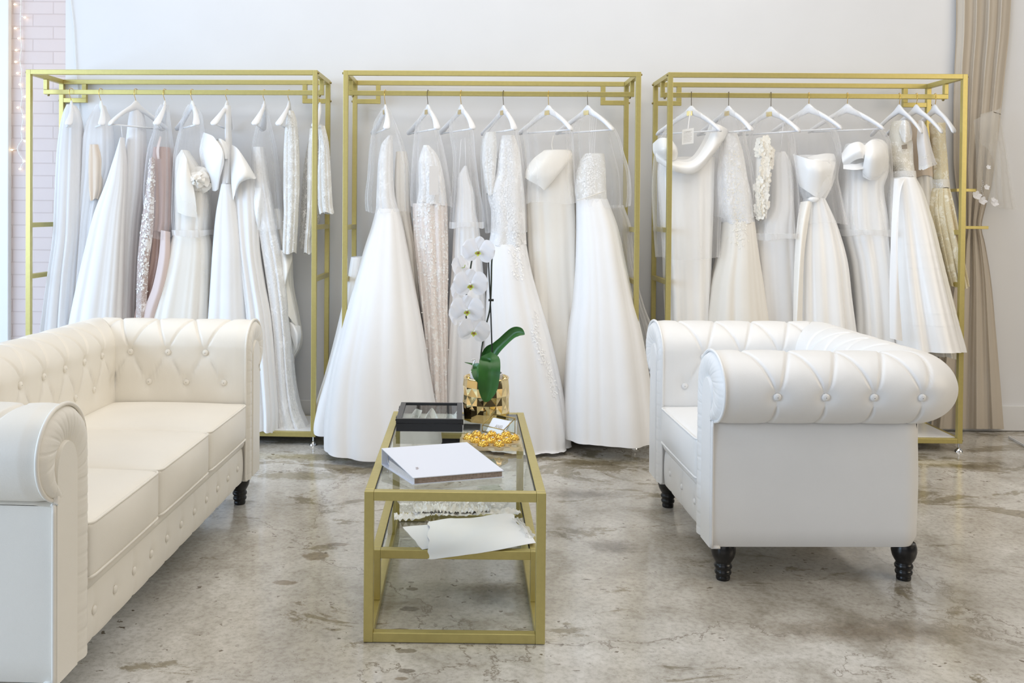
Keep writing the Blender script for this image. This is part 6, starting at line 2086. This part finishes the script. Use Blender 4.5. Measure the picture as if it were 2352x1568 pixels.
for nm, lab, xa, xb_, yy in (('curtain_holdback', 'upper gold curtain holdback bar, crossing the curtain beside the veil', 2196, 2241, 436.5), ('curtain_holdback', 'lower gold curtain holdback bar, sticking out past the curtain edge', 2204, 2269, 522)):
    a, b = at(xa, yy, 5.165), at(xb_, yy, 5.165)
    hb_ = mesh(nm, *join([box(a[0], b[0], 5.158, 5.170, a[2] - 0.0085, a[2] + 0.0085, 0.001),
                          box(a[0] - 0.0, a[0] + 0.012, 5.170, WALL_Y - 0.001, a[2] - 0.0085, a[2] + 0.0085, 0.001)]), 'gold', smooth=False)
    tag(hb_, lab, 'curtain holdback', 'gold curtain holdbacks')
vl = thing('veil', 'short tulle veil with white fabric flowers hanging from a pin on the beige curtain', 'veil', at(2270, 470, 5.17))
v, f = px_patch([[(2236, 276, 5.17), (2238, 300, 5.16), (2241, 350, 5.15), (2242, 400, 5.15), (2246, 445, 5.15)], [(2262, 264, 5.15), (2262, 300, 5.13), (2266, 360, 5.12), (2268, 420, 5.13), (2272, 462, 5.14)],
                 [(2284, 256, 5.15), (2288, 300, 5.13), (2296, 360, 5.12), (2300, 430, 5.14), (2302, 478, 5.16)], [(2299, 246, 5.17), (2302, 290, 5.18), (2312, 350, 5.2), (2322, 420, 5.22), (2333, 482, 5.23)]], 40, 40)
V = np.array(v).reshape(40, 40, 3)
for i in range(40):
    V[i, :, 1] += 0.008 * math.sin(i * 0.9) * np.linspace(0.3, 1, 40)
mesh('tulle_layer', V.reshape(-1, 3), f, 'veil', vl)
v, f = px_patch([[(2252, 262, 5.14), (2250, 300, 5.13), (2252, 330, 5.13)], [(2282, 254, 5.12), (2276, 300, 5.11), (2274, 350, 5.12)], [(2296, 250, 5.14), (2292, 300, 5.13), (2290, 400, 5.14)]], 20, 20)
mesh('tulle_layer', v, f, 'veil', vl)
for k, (px, py, s) in enumerate(((2243, 449, 0.020), (2256, 461, 0.019), (2284, 466, 0.017), (2270, 384, 0.010), (2266, 430, 0.012), (2281, 458, 0.010))):
    c = at(px, py, 5.11)
    ptl = []
    for q in range(5):
        an = 2 * PI * q / 5 + k
        ptl.append(petal(an, s * 1.3, s * 1.15, c, (np.array([1, 0, 0]), np.array([0, 0.3, 0.95]), np.array([0, -0.95, 0.3])), 0.0, broad, 0.35, 0.001, 6, 5))
    mesh('fabric_flower', *join(ptl), 'petal', vl)
for k in range(9):
    v, f = sphere(at(2256 + 2.0 * math.sin(k), 415 + 4 * k, 5.115), 0.0022, 5, 8)
    mesh('pearl', v, f, 'petal', vl)
pin = mesh('wall_pin', *tube([at(2283, 257.5, 5.11), at(2298, 262, 5.16)], 0.0022, 8), 'dark_wire')
tag(pin, 'small dark pin holding the veil at the top of the curtain edge', 'pin')

# ------------------------------------------------------------------ string of fairy lights on the brick
m, nt, b, o_ = new_mat('warm_light_bulb')
b.inputs['Base Color'].default_value = (1, 0.85, 0.6, 1)
b.inputs['Emission Color'].default_value = (1.0, 0.72, 0.38, 1)
b.inputs['Emission Strength'].default_value = 4.0
MAT['bulb'] = m
MAT['wire_white'] = simple('white_light_wire', (0.85, 0.83, 0.78), rough=0.4)
YL = WALL_Y - 0.012
sl = thing('string_lights', 'string of small warm fairy lights hanging down the pink brick', 'string lights', at(45, 388, YL))
wire = [(47, -30), (47, 10), (48, 38), (46, 60), (49, 88), (48, 110), (47, 140), (49, 165), (48, 190), (50, 220), (49, 245), (52, 270), (50, 300), (49, 320), (44, 333), (39, 342), (46, 355), (53, 370), (50, 380), (47, 388)]
P = crom(np.array([at(x + (1.2 if i % 2 else -1.2), y, YL) for i, (x, y) in enumerate(wire)]), 120)
mesh('wire', *join([tube(P + np.array([0.0018 * 1, 0, 0]) * np.sin(np.arange(120))[:, None], 0.0014, 6), tube(P - np.array([0.0018, 0, 0]) * np.sin(np.arange(120))[:, None], 0.0014, 6)]), 'wire_white', sl)
for (bx, by, wx, wy) in ((34, 10, 46, 11), (57, 40, 48, 37), (35, 65, 46, 63), (43, 88, 48, 88), (37, 115, 48, 115), (36, 142, 47, 140), (40, 168, 48, 168), (46, 194, 49, 192), (58, 222, 50, 222), (41, 247, 49, 245),
                         (54, 268, 51, 272), (52, 296, 50, 300), (57, 324, 50, 318), (27, 344, 39, 342), (55, 370, 52, 372), (46, 388, 49, 382)):
    lb = mesh('lamp_lead', *tube([at(wx, wy, YL), at(bx, by, YL)], 0.0016, 6), 'wire_white', sl)
    v, f = sphere(at(bx, by, YL - 0.002), 0.0058, 6, 10, (1.3, 0.9, 0.9))
    mesh('bulb', v, f, 'bulb', lb)

# ------------------------------------------------------------------ flat board on the floor at the right edge
a, b_, c = onz(2316, 1001, 0.012), onz(2352, 1021, 0.012), None
d = (b_ - a) / np.linalg.norm(b_ - a)
nrm_ = np.array([-d[1], d[0], 0]) * 1.0
if nrm_[0] < 0:
    nrm_ = -nrm_
L1, W1 = 0.62, 0.45
p0_, p1_, p2_, p3_ = a, a + d * L1, a + d * L1 + nrm_ * W1, a + nrm_ * W1
fb = thing('floor_board', 'thin flat board with white edge lying on the concrete at the right edge', 'board', ((a + p2_) / 2) * [1, 1, 0])
q = [p * [1, 1, 0] + Z_ * 0.001 for p in (p0_, p1_, p2_, p3_)]
mesh('board_core', *slab(q, 0.0115), 'white_paint', fb, smooth=False)
ins = [p + (sum(q) / 4 - p) * 0.03 + Z_ * 0.0118 for p in q]
mesh('board_top', *slab(ins, 0.0012), simple('grey_board_top', (0.55, 0.53, 0.50), rough=0.5), fb, smooth=False)

for o in COL.objects:
    if o.name.split('.')[0] in ('lace_applique', 'beaded_edge', 'lace_edging', 'fabric_petals'):
        o['kind'] = 'stuff'

# ------------------------------------------------------------------ light
def area(name, loc, aim, sx, sy, power, col):
    l = bpy.data.lights.new(name, 'AREA')
    l.shape = 'RECTANGLE'
    l.size, l.size_y, l.energy, l.color = sx, sy, power, col
    o = bpy.data.objects.new(name, l)
    COL.objects.link(o)
    o.location = loc
    dv = Vector(aim) - Vector(loc)
    o.rotation_euler = dv.to_track_quat('-Z', 'Y').to_euler()
    return o


area('shop_window_light', (-5.4, 1.5, 1.7), (0.5, 3.0, 0.9), 6.4, 2.6, 370, (0.58, 0.76, 1.0))
area('ceiling_light', (0.4, 3.3, 4.2), (0.4, 3.5, 0), 6.0, 3.6, 134, (1.0, 0.95, 0.88))
area('front_fill_light', (-1.0, -3.2, 2.1), (0.2, 4.5, 1.0), 5.0, 2.4, 44, (0.97, 0.97, 1.0))  # unseen fill added behind the camera to lift surfaces facing it
area('right_fill_light', (5.2, 1.2, 2.3), (0.0, 3.8, 0.7), 3.0, 2.4, 75, (1.0, 0.86, 0.66))
rl = area('rack_fill_light', (0.1, 1.0, 3.7), (0.15, 4.9, 1.25), 4.6, 0.5, 5.5, (1.0, 0.97, 0.93))  # added overhead fill, narrowed to brighten the gowns more than the armchair
rl.data.spread = math.radians(62)
wd = bpy.data.worlds.new('daylight_world')
scene.world = wd
wd.use_nodes = True
wn = wd.node_tree
bg = wn.nodes['Background']
tc = N(wn, 'ShaderNodeTexCoord')
sp = N(wn, 'ShaderNodeSeparateXYZ')
wn.links.new(tc.outputs['Generated'], sp.inputs[0])
rp = ramp(wn, sp.outputs[2], [(0.0, (0.35, 0.34, 0.33)), (0.5, (0.78, 0.79, 0.82)), (1.0, (0.95, 0.95, 0.97))])
yr = ramp(wn, sp.outputs[1], [(0.0, 0.42), (0.55, 0.80), (1.0, 1.0)])
mr = N(wn, 'ShaderNodeMapRange')
mr.inputs['From Min'].default_value = -1.0
wn.links.new(sp.outputs[1], mr.inputs['Value'])
yr.node.inputs['Fac'].links and wn.links.remove(yr.node.inputs['Fac'].links[0])
wn.links.new(mr.outputs[0], yr.node.inputs['Fac'])
wn.links.new(mixc(wn, 1.0, rp, yr, 'MULTIPLY'), bg.inputs['Color'])
bg.inputs['Strength'].default_value = 0.36
scene.view_settings.view_transform = 'Standard'
scene.view_settings.look = 'None'
scene.view_settings.exposure = 0.0
scene.cycles.max_bounces = 10
scene.cycles.transparent_max_bounces = 24
scene.cycles.diffuse_bounces = 4
scene.cycles.sample_clamp_indirect = 6.0
